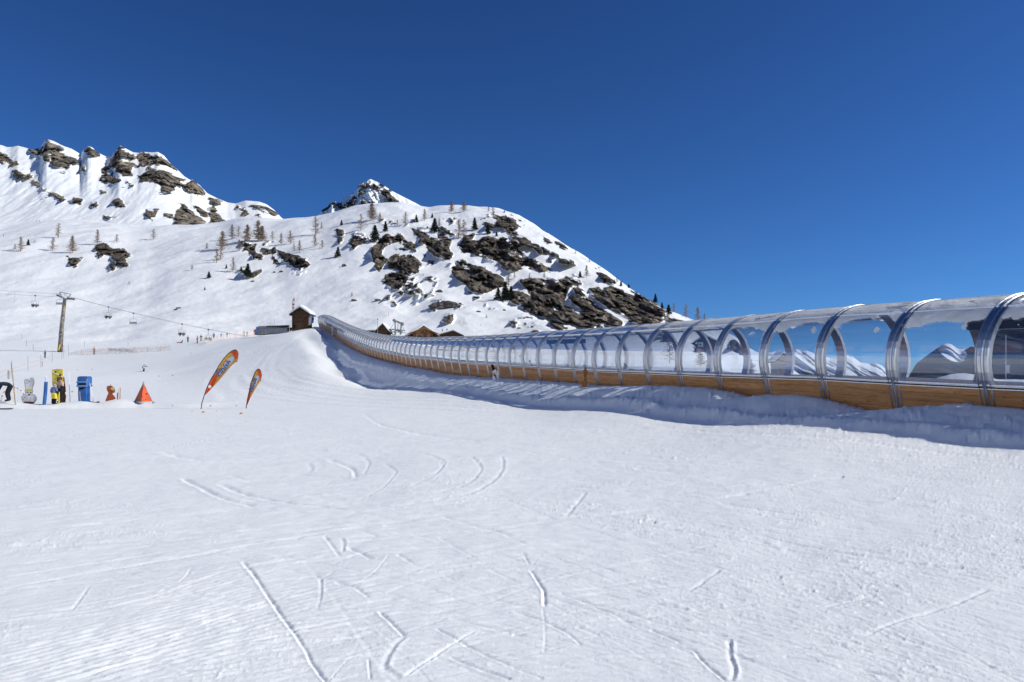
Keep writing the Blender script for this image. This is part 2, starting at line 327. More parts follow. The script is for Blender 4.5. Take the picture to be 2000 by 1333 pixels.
# ski tracks ---------------------------------------------------
fa0 = cols[8]; da = cols[9]-cols[8]
NR = rows.shape[0]
fresh = np.zeros_like(Z2)
def stroke(pts, w0=.015, d=.014, berm=.6, rough=.5, world=False, seed=0):
    """a groove with a raised berm along a polyline given in photo pixels"""
    pw = []
    for p in pts:
        if world: pw.append((p[0], p[1])); continue
        t = float(t_of(p[1])); Y = 1.585/max(-t, .02); pw.append((float(a_of(p[0], p[1]))*Y, Y))
    pw = np.array(pw)
    if len(pw) > 2:
        s = np.linspace(0, len(pw)-1, (len(pw)-1)*5+1); pw = np.stack([pchip(np.arange(len(pw)), pw[:, k], s) for k in (0, 1)], 1)
    else: pw = np.stack([np.linspace(pw[0, k], pw[1, k], 6) for k in (0, 1)], 1)
    yc = np.maximum(pw[:, 1], 1.0); rsp = np.interp(yc, rows[:-1], np.diff(rows)); wmax = max(w0, 1.0*rsp.max() + .5*yc.max()*.00122); Rr = 4*wmax + .02
    r0, r1 = np.searchsorted(rows, pw[:, 1].min()-Rr), np.searchsorted(rows, pw[:, 1].max()+Rr)
    al = np.concatenate([(pw[:, 0]-Rr)/yc, (pw[:, 0]+Rr)/yc]); c0, c1 = max(8, int((al.min()-fa0)/da)+7), min(8+1240, int((al.max()-fa0)/da)+11)
    if r1 <= r0 or c1 <= c0: return
    best = np.full((r1-r0, c1-c0), 1e3); sg = np.zeros_like(best); tp = np.zeros_like(best); cw = np.zeros_like(best)
    for i in range(len(pw)-1):
        a_, b_ = pw[i], pw[i+1]; dx, dy = b_-a_; LL = dx*dx+dy*dy+1e-9
        q0, q1 = np.searchsorted(rows, min(a_[1], b_[1])-Rr), np.searchsorted(rows, max(a_[1], b_[1])+Rr)
        aa = [(p[0]+e*Rr)/max(p[1]+f_*Rr*0, 1.0) for p in (a_, b_) for e in (-1, 1) for f_ in (0,)]
        k0, k1 = max(c0, int((min(aa)-fa0)/da)+7), min(c1, int((max(aa)-fa0)/da)+11)
        if q1 <= q0 or k1 <= k0: continue
        S_ = (slice(q0-r0, q1-r0), slice(k0-c0, k1-c0)); xs = X2[q0:q1, k0:k1]; ys = Y2[q0:q1, k0:k1]
        tt = np.clip(((xs-a_[0])*dx + (ys-a_[1])*dy)/LL, 0, 1); ex, ey = xs-a_[0]-tt*dx, ys-a_[1]-tt*dy
        ds = np.hypot(ex, ey); m = ds < best[S_]
        best[S_] = np.where(m, ds, best[S_]); sg[S_] = np.where(m, np.sign(ex*dy-ey*dx), sg[S_]); tp[S_] = np.where(m, (i+tt)/(len(pw)-1), tp[S_])
        cw[S_] = np.where(m, abs(dx)/math.sqrt(LL), cw[S_])
    xs = X2[r0:r1, c0:c1]; ys = Y2[r0:r1, c0:c1]; yy = np.maximum(ys, 1)
    rs_ = np.interp(yy, rows[:-1], np.diff(rows)); w = np.hypot(w0, .80*rs_*cw + .40*yy*.00122)
    ends = sst(tp, 0, .06)*(1-sst(tp, .94, 1.0)); wob = (1 + rough*pn2(xs*6+seed, ys*6, 77)) * ends
    dd = best*sg + w*.7*rough*pn2(xs*4, ys*4+seed, 78)
    on = best < 4*w
    boost = np.minimum(w/w0*.35 + .65, 1.6)*((1-sst(ys, 20, 34)*.8) if w0 < .2 else 1)
    h = (-d*np.exp(-(dd/w)**2) + d*abs(berm)*np.exp(-((dd-1.8*w*np.sign(berm))/(.8*w))**2))*wob*boost
    Z2[r0:r1, c0:c1] += np.where(on, h, 0)
    fs_ = np.exp(-((dd-1.3*w*np.sign(berm))/(.9*w))**2)*on*min(.35, d*25)*ends*(w0 < .2)
    fresh[r0:r1, c0:c1] = np.maximum(fresh[r0:r1, c0:c1], fs_)
Lp = lambda *p: [(x/2, 780+y/2) for x, y in p]
Rp = lambda *p: [(1000+x/2, 780+y/2) for x, y in p]
TR = [(Lp((945,622),(1010,700),(1100,835),(1180,940),(1235,1040),(1290,1106)), .02, .022, .7),
 (Lp((1480,820),(1540,875),(1580,915)), .025, .02, .9), (Lp((1580,915),(1530,960),(1500,1020),(1530,1060),(1560,1080)), .045, .020, -.8),
 (Lp((1330,538),(1345,560),(1335,590)), .035, .016, -.8), (Lp((1360,572),(1455,618)), .03, .022, .6), (Lp((1268,530),(1330,610)), .02, .012, .5),
 (Lp((0,730),(340,670),(680,615),(1000,565),(1400,497),(1750,450)), .02, .017, .9), (Lp((0,690),(330,640),(680,585),(1380,485)), .018, .01, .7),
 (Lp((0,870),(320,820),(600,755),(900,660),(1220,610)), .018, .013, .8), (Lp((0,850),(280,800),(640,735),(900,735)), .014, .01, .7),
 (Lp((240,1106),(500,1020),(760,965),(1100,900),(1400,840)), .018, .014, .9), (Lp((120,1106),(500,990),(700,905),(900,830),(1060,770)), .016, .011, .7),
 (Lp((640,1080),(900,1045),(1280,1000)), .012, .008, .7), (Lp((1570,1075),(1790,930),(1860,890)), .018, .014, .9),
 (Lp((1750,840),(1880,870),(2000,900)), .022, .018, .7), (Lp((1700,880),(1850,960),(2000,1030)), .022, .016, .7), (Lp((1750,990),(1880,1040),(2000,1080)), .025, .02, .7),
 (Lp((855,325),(950,365),(1080,395),(1220,415),(1350,430)), .06, .022, .7), (Lp((710,300),(800,350),(900,395),(1000,415)), .05, .02, .7), (Lp((1140,290),(1250,298),(1400,312)), .05, .016, .7),
 (Lp((895,290),(1000,320),(1110,296)), .04, .013, .7), (Lp((1250,345),(1340,290)), .03, .01, .6), (Lp((1190,375),(1350,392)), .04, .014, .6),
 (Lp((1960,228),(1965,270),(1940,310),(1830,370),(1680,400),(1530,420)), .07, .026, -.9), (Lp((1840,230),(1880,280),(1830,330),(1700,370)), .06, .022, -.8), (Lp((1720,250),(1725,280),(1650,315)), .06, .02, -.8),
 (Lp((1580,205),(1680,225),(1735,260),(1700,300),(1580,350)), .05, .018, -.8), (Lp((1500,250),(1545,290),(1500,340),(1390,400)), .045, .015, -.8), (Lp((1280,230),(1380,270),(1390,305)), .05, .016, .7),
 (Lp((1420,290),(1440,250),(1400,215),(1300,200)), .04, .012, .7), (Lp((1200,245),(1215,262),(1210,280)), .06, .016, -.8), (Lp((640,205),(700,220),(790,238)), .06, .018, .6),
 (Lp((650,190),(780,165),(900,150)), .05, .014, .7), (Lp((1410,60),(1500,110),(1700,150),(1900,175)), .07, .02, .6), (Lp((1550,600),(1620,635)), .02, .012, .6),
 (Lp((1250,690),(1255,740),(1240,810)), .022, .012, -.8), (Lp((1260,690),(1305,670)), .02, .011, -.8), (Lp((1310,705),(1400,735),(1440,765)), .022, .014, .6), (Lp((1510,750),(1590,720)), .03, .012, -.8),
 (Lp((1520,600),(1480,650),(1420,700)), .015, .009, .6), (Lp((1300,640),(1400,600),(1500,575)), .018, .01, .7), (Lp((1390,505),(1480,530)), .02, .013, .6), (Lp((1500,485),(1680,508)), .022, .013, .6),
 (Lp((1720,455),(1850,490),(2000,530)), .025, .016, .7), (Lp((280,810),(350,715)), .018, .008, .6), (Lp((750,650),(700,700),(610,745)), .014, .009, .7), (Lp((1440,1000),(1445,1080)), .014, .01, .7), (Lp((1280,1090),(1360,1000)), .012, .008, .7),
 (Rp((70,655),(95,690),(125,745),(128,800)), .03, .026, .8), (Rp((120,800),(130,900),(125,980)), .02, .006, .5), (Rp((0,815),(100,850),(220,905),(270,950)), .022, .016, .7), (Rp((0,905),(120,925)), .018, .014, .6),
 (Rp((170,738),(300,790),(420,820),(600,880),(740,910),(850,930)), .025, .018, .8), (Rp((170,780),(330,810),(470,870)), .03, .016, .8), (Rp((540,895),(660,950)), .03, .018, .8), (Rp((250,880),(340,910)), .03, .018, .8),
 (Rp((850,940),(850,1000),(865,1050),(855,1106)), .032, .022, -.9), (Rp((620,970),(710,980),(760,1040),(840,1106)), .025, .016, .8), (Rp((1140,960),(1400,1010),(1680,1060),(1900,1085)), .018, .013, .7), (Rp((1060,1015),(1200,1040)), .02, .014, .7),
 (Rp((1270,1060),(1500,1106)), .02, .014, .7), (Rp((0,1030),(120,1080)), .02, .014, .7), (Rp((800,425),(950,450),(1080,475)), .05, .022, .7), (Rp((480,290),(660,310)), .07, .022, .6), (Rp((1200,225),(1500,260),(1800,300)), .07, .022, .6),
 (Rp((500,130),(900,190),(1300,235)), .09, .02, .5), (Rp((1000,200),(1400,235),(2000,245)), .08, .016, .5), (Rp((1480,665),(1700,700),(1950,725)), .022, .012, .7), (Rp((1050,770),(1240,800)), .02, .012, .6), (Rp((1100,900),(1420,930)), .018, .01, .7), (Rp((1340,860),(1500,865)), .018, .012, .6),
 (Rp((690,750),(760,710),(820,670)), .025, .011, .8), (Rp((1220,835),(1420,795)), .015, .009, .8), (Rp((1370,950),(1500,900),(1700,850),(1870,785)), .013, .009, .8), (Rp((210,460),(290,370)), .04, .014, .8), (Rp((840,405),(930,395)), .03, .014, .8),
 (Rp((500,485),(560,490)), .05, .03, .8), (Rp((650,510),(830,512)), .03, .016, .7), (Rp((1180,345),(1300,350)), .05, .015, .7), (Rp((1240,575),(1560,600)), .02, .009, .7), (Rp((1630,490),(1900,530)), .025, .013, .7),
 (Rp((1000,475),(1250,540)), .02, .009, .6), (Rp((850,700),(1060,710)), .03, .02, .8), (Rp((1100,740),(1400,770)), .015, .008, .7), (Rp((0,610),(40,600),(70,640)), .02, .01, .7)]
for k, (pts, w, d, b) in enumerate(TR): stroke(pts, w*(.55 if k in (6,7,8,9,10,11) else .40), d*.62*(.9 if k in (6,7,8,9,10,11) else (1.15 if w >= .05 and d >= .014 and b > 0 else (.72 if b > 0 else .5))), b*(.45 if b > 0 else .8), (.25 if k in (6,7,8,9,10,11) else .6), seed=k*3.1)
for k in range(1250):     # many faint tracks, each pair the width of two skis
    u = rng.uniform(-60, 2060); v_ = 825 + 525*rng.uniform(0, 1)**1.1
    t = float(t_of(v_)); Y = 1.585/-t; X = float(a_of(u, v_))*Y
    f = np.clip(u/2000 + rng.normal(0, .18), 0, 1)
    ang = math.radians(42 - 108*f + rng.normal(0, 9)); Ls = rng.uniform(1.0, 8.0)*(.35+Y*.10); cur = rng.normal(0, .12)
    pts = []
    for j in range(5):
        s = (j/4-.5)*Ls; aa = ang + cur*j; pts.append((X+s*math.cos(ang)-cur*s*s/Ls*math.sin(ang), Y+s*math.sin(ang)+cur*s*s/Ls*math.cos(ang)))
    pts = [p for p in pts if p[1] > 1.5]
    if len(pts) > 1:
        stroke(pts, rng.uniform(.006, .013)*(1+Y*.03), rng.uniform(.0008, .0034)*min(1, .35+Y*.06), rng.choice([.4, -.6]), .6, True, seed=k*1.7)
for k in range(24):      # broad faint lanes curving down the groomed slope
    o_ = rng.uniform(-9, 13); j_ = rng.uniform(-.12, .12)
    pts = [(-46+o_*.45, 168), (-41+o_*.7, 132), (-33+o_, 100), (-21+o_*1.2, 70+o_*j_*8), (-9+o_*1.3, 48+o_*.5), (4+o_*1.1, 33+o_*.6)]
    a0 = rng.integers(0, 3); stroke(pts[a0:a0+int(rng.integers(3, 6))], rng.uniform(.22, .7), rng.uniform(.005, .02), rng.choice([.8, -.8]), .5, True, seed=k*2.3)
for k in range(260):     # small wandering marks on the left-hand slope
    X = rng.uniform(-60, -12); Y = rng.uniform(48, 150); an = rng.uniform(-.5, .9); L_ = rng.uniform(3, 16)
    stroke([(X, Y), (X+L_*.5*math.cos(an), Y+L_*.5*math.sin(an)), (X+L_*math.cos(an+.3), Y+L_*math.sin(an+.3))], .21, rng.uniform(.01, .025), .8, .6, True, seed=k)
# crumbs of broken snow, thicker to the right; anisotropic scour; old corduroy patches
near = sst(Y2, 3, 4)*(1-sst(Y2, 26, 40))*pist
uu = 1000 + 1500*A2
crm = np.clip(fbm2(X2*.55, Y2*.55, 4, 60)*1.6 + .15 + .5*sst(uu, 900, 1500), 0, 1)
c1 = fbm2(X2*16, Y2*16, 3, 61); c2 = fbm2(X2*40, Y2*40, 2, 62)
Z2 += near*crm*(.009*np.clip(c1-.16, 0, 1)*2 + .004*np.clip(c2-.1, 0, 1)*2)
c3 = pn2(X2*5.5, Y2*5.5, 63); Z2 += near*sst(crm, .45, .9)*.022*np.clip(c3-.42, 0, 1)*2*(.6+c1)
ca, sa = math.cos(-1.05), math.sin(-1.05); Z2 += near*sst(uu, 700, 1300)*(.0013+.0014*sst(Y2, 6, 14))*fbm2((X2*ca+Y2*sa)*1.1, (-X2*sa+Y2*ca)*9, 3, 64)
ca, sa = math.cos(.62), math.sin(.62); Z2 += near*(1-sst(uu, 600, 1200))*(.0008+.0016*sst(Y2, 6, 14))*fbm2((X2*ca+Y2*sa)*.9, (-X2*sa+Y2*ca)*8, 3, 65)
for (u, v_, r) in [(330,1235,.75),(440,1158,.7),(130,1290,.6),(400,1110,.6)]:
    t = float(t_of(v_)); Y = 1.6/-t; X = float(a_of(u, v_))*Y
    wgt = np.exp(-(((X2-X)**2+(Y2-Y)**2)/r**2)**2); ca, sa = math.cos(.95), math.sin(.95)
    Z2 += wgt*near*.0022*np.sin((-X2*sa+Y2*ca)*2*math.pi/.075)
ground_rows = rows
Gz = Z2
V = np.stack([X2.ravel(), Y2.ravel(), Z2.ravel()], 1); nr, nc = Z2.shape
Fg = grid_faces(nr, nc)
# the strip behind the camera
back = np.array([[-4000,-3000,-1.6],[4000,-3000,-1.6],[4000,-3,-1.6],[-4000,-3,-1.6],[-4000,.598,-1.6],[4000,.598,-1.6]]) 
b0 = len(V)
# stop the strip exactly at the first grid row
V = np.concatenate([V, [[-4000,-3000,-1.61],[4000,-3000,-1.61],[4000,.62,-1.61],[-4000,.62,-1.61]]]); Fg = np.concatenate([Fg, [[b0,b0+1,b0+2,b0+3]]])
go = link(bpy.data.objects.new('snow_ground', mesh_np('snow_ground', V, Fg, SNOW_NEAR, {'fresh': np.concatenate([fresh.ravel(), np.zeros(4)])}))); tag(go, kind='structure')
# ------------------------------------------------------------------ rock outlines traced in photo pixels
Z1 = lambda *p: [(x/4.166, 240+y/4.166) for x, y in p]
Z2b = lambda *p: [(280+x/4.165, 280+y/4.165) for x, y in p]
Z3 = lambda *p: [(620+x/4.166, 320+y/4.166) for x, y in p]
Z4 = lambda *p: [(960+x/4.443, 380+y/4.443) for x, y in p]
HILL_ROCK = [[(1352,676),(1372,671),(1400,672),(1408,684),(1385,690),(1360,688)],[(1424,668),(1436,664),(1450,678),(1460,692),(1446,694),(1430,680)],
 Z3((445,690),(480,640),(560,575),(610,590),(600,640),(540,680),(520,740),(590,780),(540,830),(500,890),(465,830)),
 Z3((580,760),(640,730),(770,740),(830,800),(865,835),(820,880),(760,905),(700,890),(640,860),(570,850)),
 Z3((520,960),(560,900),(620,890),(700,900),(755,945),(700,975),(660,1010),(600,1000)),
 Z3((600,590),(660,570),(720,620),(790,670),(800,710),(740,690),(680,650),(620,640)),
 Z3((750,520),(850,540),(930,590),(1000,620),(1050,680),(1100,740),(1080,790),(1000,770),(920,720),(850,660),(800,590)),
 [(894,478),(908,466),(932,474),(951,464),(975,469),(999,477),(1014,488),(1036,503),(1059,515),(1077,524),(1086,534),(1068,531),(1050,533),(1036,535),(1023,528),(1005,528),(987,528),(967,517),(951,507),(932,499),(903,493)],
 Z3((1080,810),(1180,790),(1280,820),(1400,880),(1500,930),(1540,980),(1450,1020),(1350,1050),(1250,1030),(1180,960),(1100,890),(1060,830)),
 Z4((260,745),(370,735),(480,725),(550,745),(600,790),(670,820),(660,880),(640,930),(560,980),(510,1030),(440,1040),(400,980),(350,900),(300,830)),
 Z4((150,830),(270,840),(350,900),(410,1000),(400,1040),(330,1015),(260,970),(180,930),(130,890)),
 Z4((540,1030),(600,960),(680,970),(740,1040),(820,1070),(900,1110),(880,1150),(760,1150),(700,1120),(620,1110)),
 Z4((660,880),(760,880),(850,900),(930,970),(1030,1030),(1130,1110),(1120,1150),(1040,1120),(960,1110),(870,1100),(760,1020),(680,950)),
 Z4((850,830),(930,810),(990,870),(1060,950),(1130,1020),(1200,1080),(1140,1070),(1040,1000),(940,930),(870,890)),
 Z4((980,810),(1040,800),(1140,840),(1230,870),(1300,870),(1400,940),(1500,1010),(1500,1080),(1420,1130),(1300,1130),(1220,1090),(1150,1030),(1080,950),(1010,880)),
 Z4((20,170),(120,190),(200,230),(250,290),(200,300),(230,330),(300,380),(340,420),(400,440),(440,490),(380,470),(300,440),(240,400),(160,360),(120,290),(60,260)),
 Z4((415,335),(470,370),(520,420),(500,430),(440,380)), Z4((560,410),(610,430),(660,480),(610,460)), Z4((510,1100),(600,1110),(640,1160),(600,1175),(540,1150)),
 Z4((1500,1050),(1560,1080),(1690,1110),(1620,1125),(1550,1125)), Z4((920,690),(1000,710),(1080,770),(1060,780),(960,740)), Z4((720,820),(780,820),(830,870),(790,880),(730,860)),
 Z2b((800,810),(920,820),(910,890),(860,900),(820,860)), Z2b((900,890),(970,920),(960,950),(900,940)), Z2b((940,850),(1080,835),(1080,890),(1010,910),(950,880)),
 Z2b((1090,870),(1180,900),(1320,950),(1360,1000),(1280,1030),(1200,990),(1120,930)), Z2b((1050,920),(1090,950),(1120,1000),(1060,980)), Z2b((820,1050),(880,1060),(960,1020),(970,1050),(900,1090),(840,1080)),
 Z1((780,1000),(840,980),(920,1020),(1000,1020),(1055,1070),(1000,1100),(1040,1160),(1000,1175),(940,1120),(870,1060),(800,1100)), Z1((900,1150),(940,1140),(930,1185),(900,1170)), Z1((550,1090),(650,1120),(620,1170),(570,1160)),
 Z3((260,650),(310,580),(400,590),(420,630),(360,640),(300,690)), Z3((150,540),(210,540),(200,580),(160,580)), Z3((150,600),(210,600),(180,640)),
 Z3((960,570),(1020,560),(1090,620),(1070,690),(1010,640)), Z3((1010,520),(1060,540),(1110,575),(1060,580)), Z3((1200,590),(1280,580),(1260,610),(1200,640)), Z3((1440,420),(1500,420),(1583,480),(1583,580),(1530,520),(1480,500)),
 Z3((1360,480),(1400,485),(1430,515),(1380,515)), Z3((870,740),(890,760),(870,765)), Z3((900,790),(940,800),(945,825),(915,820)), Z3((630,690),(680,680),(730,710),(660,710)),
 Z4((505,510),(540,508),(580,530),(530,535)), Z4((590,568),(640,575),(645,592),(600,585)), Z4((480,555),(520,575),(520,590),(490,575)), Z4((440,460),(500,495),(470,490)), Z4((660,760),(700,770),(690,785)), Z4((210,815),(250,830),(240,850)),
 Z4((1210,830),(1270,850),(1260,870),(1215,850)), Z4((420,970),(470,990),(520,1040),(480,1060),(420,1040)), Z4((590,420),(655,485),(640,490),(600,455)), Z4((60,380),(130,385),(120,395),(70,392)), Z4((250,225),(290,265),(280,270)), Z4((300,900),(350,960),(300,960))]
MOUNT_ROCK = [Z1((905,320),(940,250),(975,196),(1010,205),(1075,245),(1110,300),(1060,290),(1000,280),(950,300)), Z1((345,200),(380,140),(430,170),(510,210),(480,240),(600,290),(640,330),(560,330),(580,350),(520,370),(460,350),(420,330),(360,300),(320,240)),
 Z1((240,220),(290,210),(340,240),(280,250)), Z1((670,230),(720,195),(780,220),(810,255),(760,270),(700,260)), Z1((920,290),(990,300),(1060,370),(1090,440),(1000,440),(940,400),(890,340)),
 Z1((830,370),(880,370),(920,430),(970,465),(900,480),(810,455),(830,400)), Z2b((-60,90),(0,75),(100,80),(200,150),(270,215),(180,190),(100,180),(0,185),(-40,170)), Z2b((-10,250),(80,205),(200,230),(350,300),(290,310),(300,350),(250,330),(270,385),(210,400),(140,370),(80,320),(0,310),(-70,310)),
 Z2b((340,360),(395,300),(450,340),(500,400),(440,410),(380,400)), Z2b((250,560),(330,510),(420,560),(500,640),(450,680),(330,690),(270,650)), Z2b((430,520),(520,550),(530,620),(450,580)), Z2b((520,530),(570,500),(600,560),(680,660),(600,690),(530,660),(540,600)),
 Z2b((800,640),(860,600),(940,590),(1010,630),(960,660),(940,690),(860,665)), Z2b((770,520),(840,540),(870,580),(800,600)), Z2b((870,510),(960,510),(1080,570),(1070,590),(980,560)), Z1((-40,240),(0,250),(60,270),(150,340),(100,370),(40,340),(0,320),(-40,310)),
 Z1((90,380),(190,430),(180,470),(110,450)), Z1((230,440),(300,480),(350,535),(290,520),(240,480)), Z1((330,560),(400,550),(520,600),(500,630),(420,590)), Z1((600,620),(670,630),(660,670),(600,660)), Z1((915,640),(960,630),(1030,690),(940,680)),
 Z2b((0,540),(70,560),(100,600),(40,600),(0,570)), Z2b((50,510),(130,540),(100,560)), Z1((1150,710),(1200,700),(1250,750),(1190,740)), Z2b((170,570),(240,570),(240,610),(160,600)), Z1((740,650),(790,650),(780,680),(745,675)), Z1((715,770),(780,790),(760,800)), Z1((840,755),(890,775),(860,775)), Z1((620,725),(670,735),(640,745)),
 Z2b((560,480),(640,475),(600,490)), Z1((820,560),(860,565),(830,578)), Z1((1200,760),(1250,790),(1240,805),(1210,790)), Z1((1040,480),(1090,515),(1075,520)), Z1((650,340),(710,400),(700,450),(660,430)), Z1((1100,420),(1200,450),(1230,480),(1150,470)), Z1((1200,370),(1330,390),(1333,450),(1280,430),(1230,400)), Z1((980,330),(1060,300),(1130,360),(1060,350))]
def sdf(U, V, polys, reach=14):
    """signed distance in px, positive inside the nearest outline"""
    out = np.full(U.shape, -99.0)
    for pl in polys:
        p = np.array(pl); lo, hi = p.min(0)-reach, p.max(0)+reach
        m = (U > lo[0]) & (U < hi[0]) & (V > lo[1]) & (V < hi[1])
        if not m.any(): continue
        u, v = U[m], V[m]; d = np.full(u.shape, 1e9); ins = np.zeros(u.shape, bool)
        for i in range(len(p)):
            a, b = p[i], p[(i+1) % len(p)]; e = b-a; L2 = (e*e).sum()+1e-9
            t = np.clip(((u-a[0])*e[0]+(v-a[1])*e[1])/L2, 0, 1)
            d = np.minimum(d, np.hypot(u-a[0]-t*e[0], v-a[1]-t*e[1]))
            c = ((a[1] > v) != (b[1] > v)) & (u < (b[0]-a[0])*(v-a[1])/((b[1]-a[1]) or 1e-9)+a[0]); ins ^= c
        out[m] = np.maximum(out[m], np.where(ins, d, -d))
    return out
def rock_relief(Vx, polys, amp, sc, extra=None, edge=5.0, strat=.7):
    """rock mask + relief pushed out of the slope; Vx (n,3)"""
    U, W = proj(Vx[:,0], Vx[:,1], Vx[:,2])
    s = sdf(U, W, polys)
    nz = fbm3(Vx[:,0]*sc, Vx[:,1]*sc*.30, Vx[:,2]*sc, 4, 3, .6)
    # strata running down to the right
    k1, k2 = math.cos(strat), math.sin(strat)
    al = Vx[:,0]*k1 - Vx[:,2]*k2; ac = Vx[:,0]*k2 + Vx[:,2]*k1
    st = fbm3(al*sc*.45, Vx[:,1]*sc*.10, ac*sc*1.15, 4, 9, .6, True)
    d = s + 1.2 + edge*nz*1.4 + 1.2*edge*(st-.35)*.5
    d = np.maximum(d, np.where(s > -16, -3.2 + 11*nz + .20*s, -99))
    if extra is not None: d = np.maximum(d, extra(U, W, nz, st))
    m = np.clip(d/6.0, -1.2, 1.2)*1.0
    body = sst(d, -1.5, 5)
    # blocky faces: a coarse ridged field at two scales, ledges tilted down to the right
    st2 = fbm3(al*sc*1.6, Vx[:,1]*sc*.4, ac*sc*2.6, 3, 15, .6, True)
    led = (ac*sc*.45 + 1.3*nz) % 1.0
    qz = nz*4.5; fz_ = qz-np.floor(qz); nq = (np.floor(qz)+sst(fz_, .55, 1.0))/4.5
    push = body*amp*(.35 + .75*st + .6*nz + 2.1*nq + .45*st2 - .10*led)
    m_led = np.where(led > .86, 1, 0)*sst(nz, -.1, .25)
    L = np.linalg.norm(Vx, axis=1, keepdims=True)
    m = m - .25*m_led*(m > 0) - 1.0*sst(-st, .0, .3)*(m > 0) - .9*sst(st2-st, .35, .7)*(m > 0)
    return Vx - Vx/L*push[:, None], m
# ------------------------------------------------------------------ hill behind the piste
HR = np.array([(-1900,400,620),(-400,440,680),(0,441,700),(150,437,700),(300,447,700),(440,440,680),(470,434,670),(560,432,650),(600,430,640),(640,424,630),(680,413,625),(700,410,620),(740,403,620),(773,403,617),(807,407.5,614),(824,411,612),(840,413.5,611),(862,410,610),(900,411,600),(960,412,580),(990,420,565),(1010,428,555),(1050,450,530),(1100,480,500),(1150,510,465),(1200,545,430),(1250,580,395),(1290,601,365),(1330,621,345),(1350,629,335),(1432,660,300),(1476,694,285),(1520,708,275),(1560,735,265),(1620,762,300),(1700,775,400),(2000,790,500),(3600,800,500)], float)
ra = a_of(HR[:,0], HR[:,1]); rt = pchip(ra, t_of(HR[:,1]), cols); ry = pchip(ra, HR[:,2], cols)
def gsm(x, sg):
    k = np.exp(-(np.arange(-4*sg, 4*sg+1)/sg)**2/2); k /= k.sum(); xx = x.copy(); core = x[8:-8]
    xx[8:-8] = np.convolve(np.pad(core, 4*sg, mode='edge'), k, 'valid'); return xx
ry = gsm(ry, 45); rt = gsm(rt, 4)
rts = gsm(rt, 70)
zr = rt*ry; zrs = rts*ry
z240 = Gz[-1]; 
fr = np.concatenate([np.linspace(0, 1, 300), np.linspace(1, 1.35, 22)[1:]])
FR, _ = np.meshgrid(fr, cols, indexing='ij')
g = np.where(FR <= 1, .30*FR + .70*(3*FR**2-2*FR**3), 1 - (FR-1)*1.1)
YH = 240 + (ry[None]-240)*FR; ZH = z240[None] + (zrs-z240)[None]*g + (zr-zrs)[None]*sst(FR, .45, 1.0)*np.where(FR > 1, 1, 1); XH = cols[None]*YH
fade = sst(FR, 0, .06)
UH, WH = proj(XH, YH, ZH)
ZH += fade*(3.6*fbm2(XH*.014, YH*.012, 4, 21) + 2.2*sst(UH, 640, 760)*(.5-np.abs(fbm2(XH*.03+YH*.01, YH*.02, 3, 27))) + .5*fbm2(XH*.06, YH*.06, 3, 22))*(1-.75*sst(FR, .9, 1)) + fade*.18*fbm2(XH*.35, YH*.35, 3, 23)*(UH > -200)*(UH < 2200)
# shallow gullies in the bowl
ZH += fade*(1-sst(FR,.85,1))*1.6*fbm2(XH*.03+YH*.012, YH*.004, 2, 24)
VH = np.stack([XH.ravel(), YH.ravel(), ZH.ravel()], 1)
def hill_extra(U, W, nz, st):
    # scattered stones near the outcrops on the right-hand hill
    zone = sst(U, 640, 760)*(1-sst(U, 1330, 1380))*sst(W, 400, 430)
    zone *= 1-sst(U-(W-455)*.9, 620, 560)*0
    lowleft = sst(W - (455+ (U-720)*.42 + 110), 0, 30)
    return -5.0 + 12.5*np.clip(nz+.04, 0, 1)*zone*(1-.8*lowleft)
VH, mH = rock_relief(VH, HILL_ROCK, 8.5, .13, hill_extra)
ho = link(bpy.data.objects.new('hill', mesh_np('hill', VH, grid_faces(*XH.shape), HILL_M, {'rock': mH}))); tag(ho, kind='structure')
HILL = (VH.reshape(XH.shape+(3,)))
def ground_hit(u, v):
    """first visible point of the ground or hill at a photo pixel"""
    a = float(a_of(u, v)); c = int(np.argmin(np.abs(cols-a))); tt = float(t_of(v))
    Yc = np.concatenate([Y2[:, c], HILL[:, c, 1]]); Zc = np.concatenate([Gz[:, c], HILL[:, c, 2]])
    t = Zc/Yc; run = np.maximum.accumulate(t); ok = np.nonzero(run >= tt)[0]
    i = ok[0] if len(ok) else int(np.argmax(run[:len(Gz)+300]))
    if not len(ok): i = int(np.argmax(t))
    if i > 0 and len(ok):
        f = (tt-t[i-1])/max(t[i]-t[i-1], 1e-9); f = min(max(f, 0), 1); Y = Yc[i-1]+(Yc[i]-Yc[i-1])*f; Z = Zc[i-1]+(Zc[i]-Zc[i-1])*f
    else: Y, Z = Yc[i], Zc[i]
    return Vector((a*Y, Y, Z))
def zat(X, Y):
    """ground height at a world point"""
    a = X/Y; c = np.clip(np.searchsorted(cols, a), 1, len(cols)-1); w = (a-cols[c-1])/(cols[c]-cols[c-1])
    if Y <= 240: f = lambda k: np.interp(Y, rows, Gz[:, k])
    else: f = lambda k: np.interp(Y, HILL[:, k, 1], HILL[:, k, 2])
    return float(f(c-1)*(1-w) + f(c)*w)
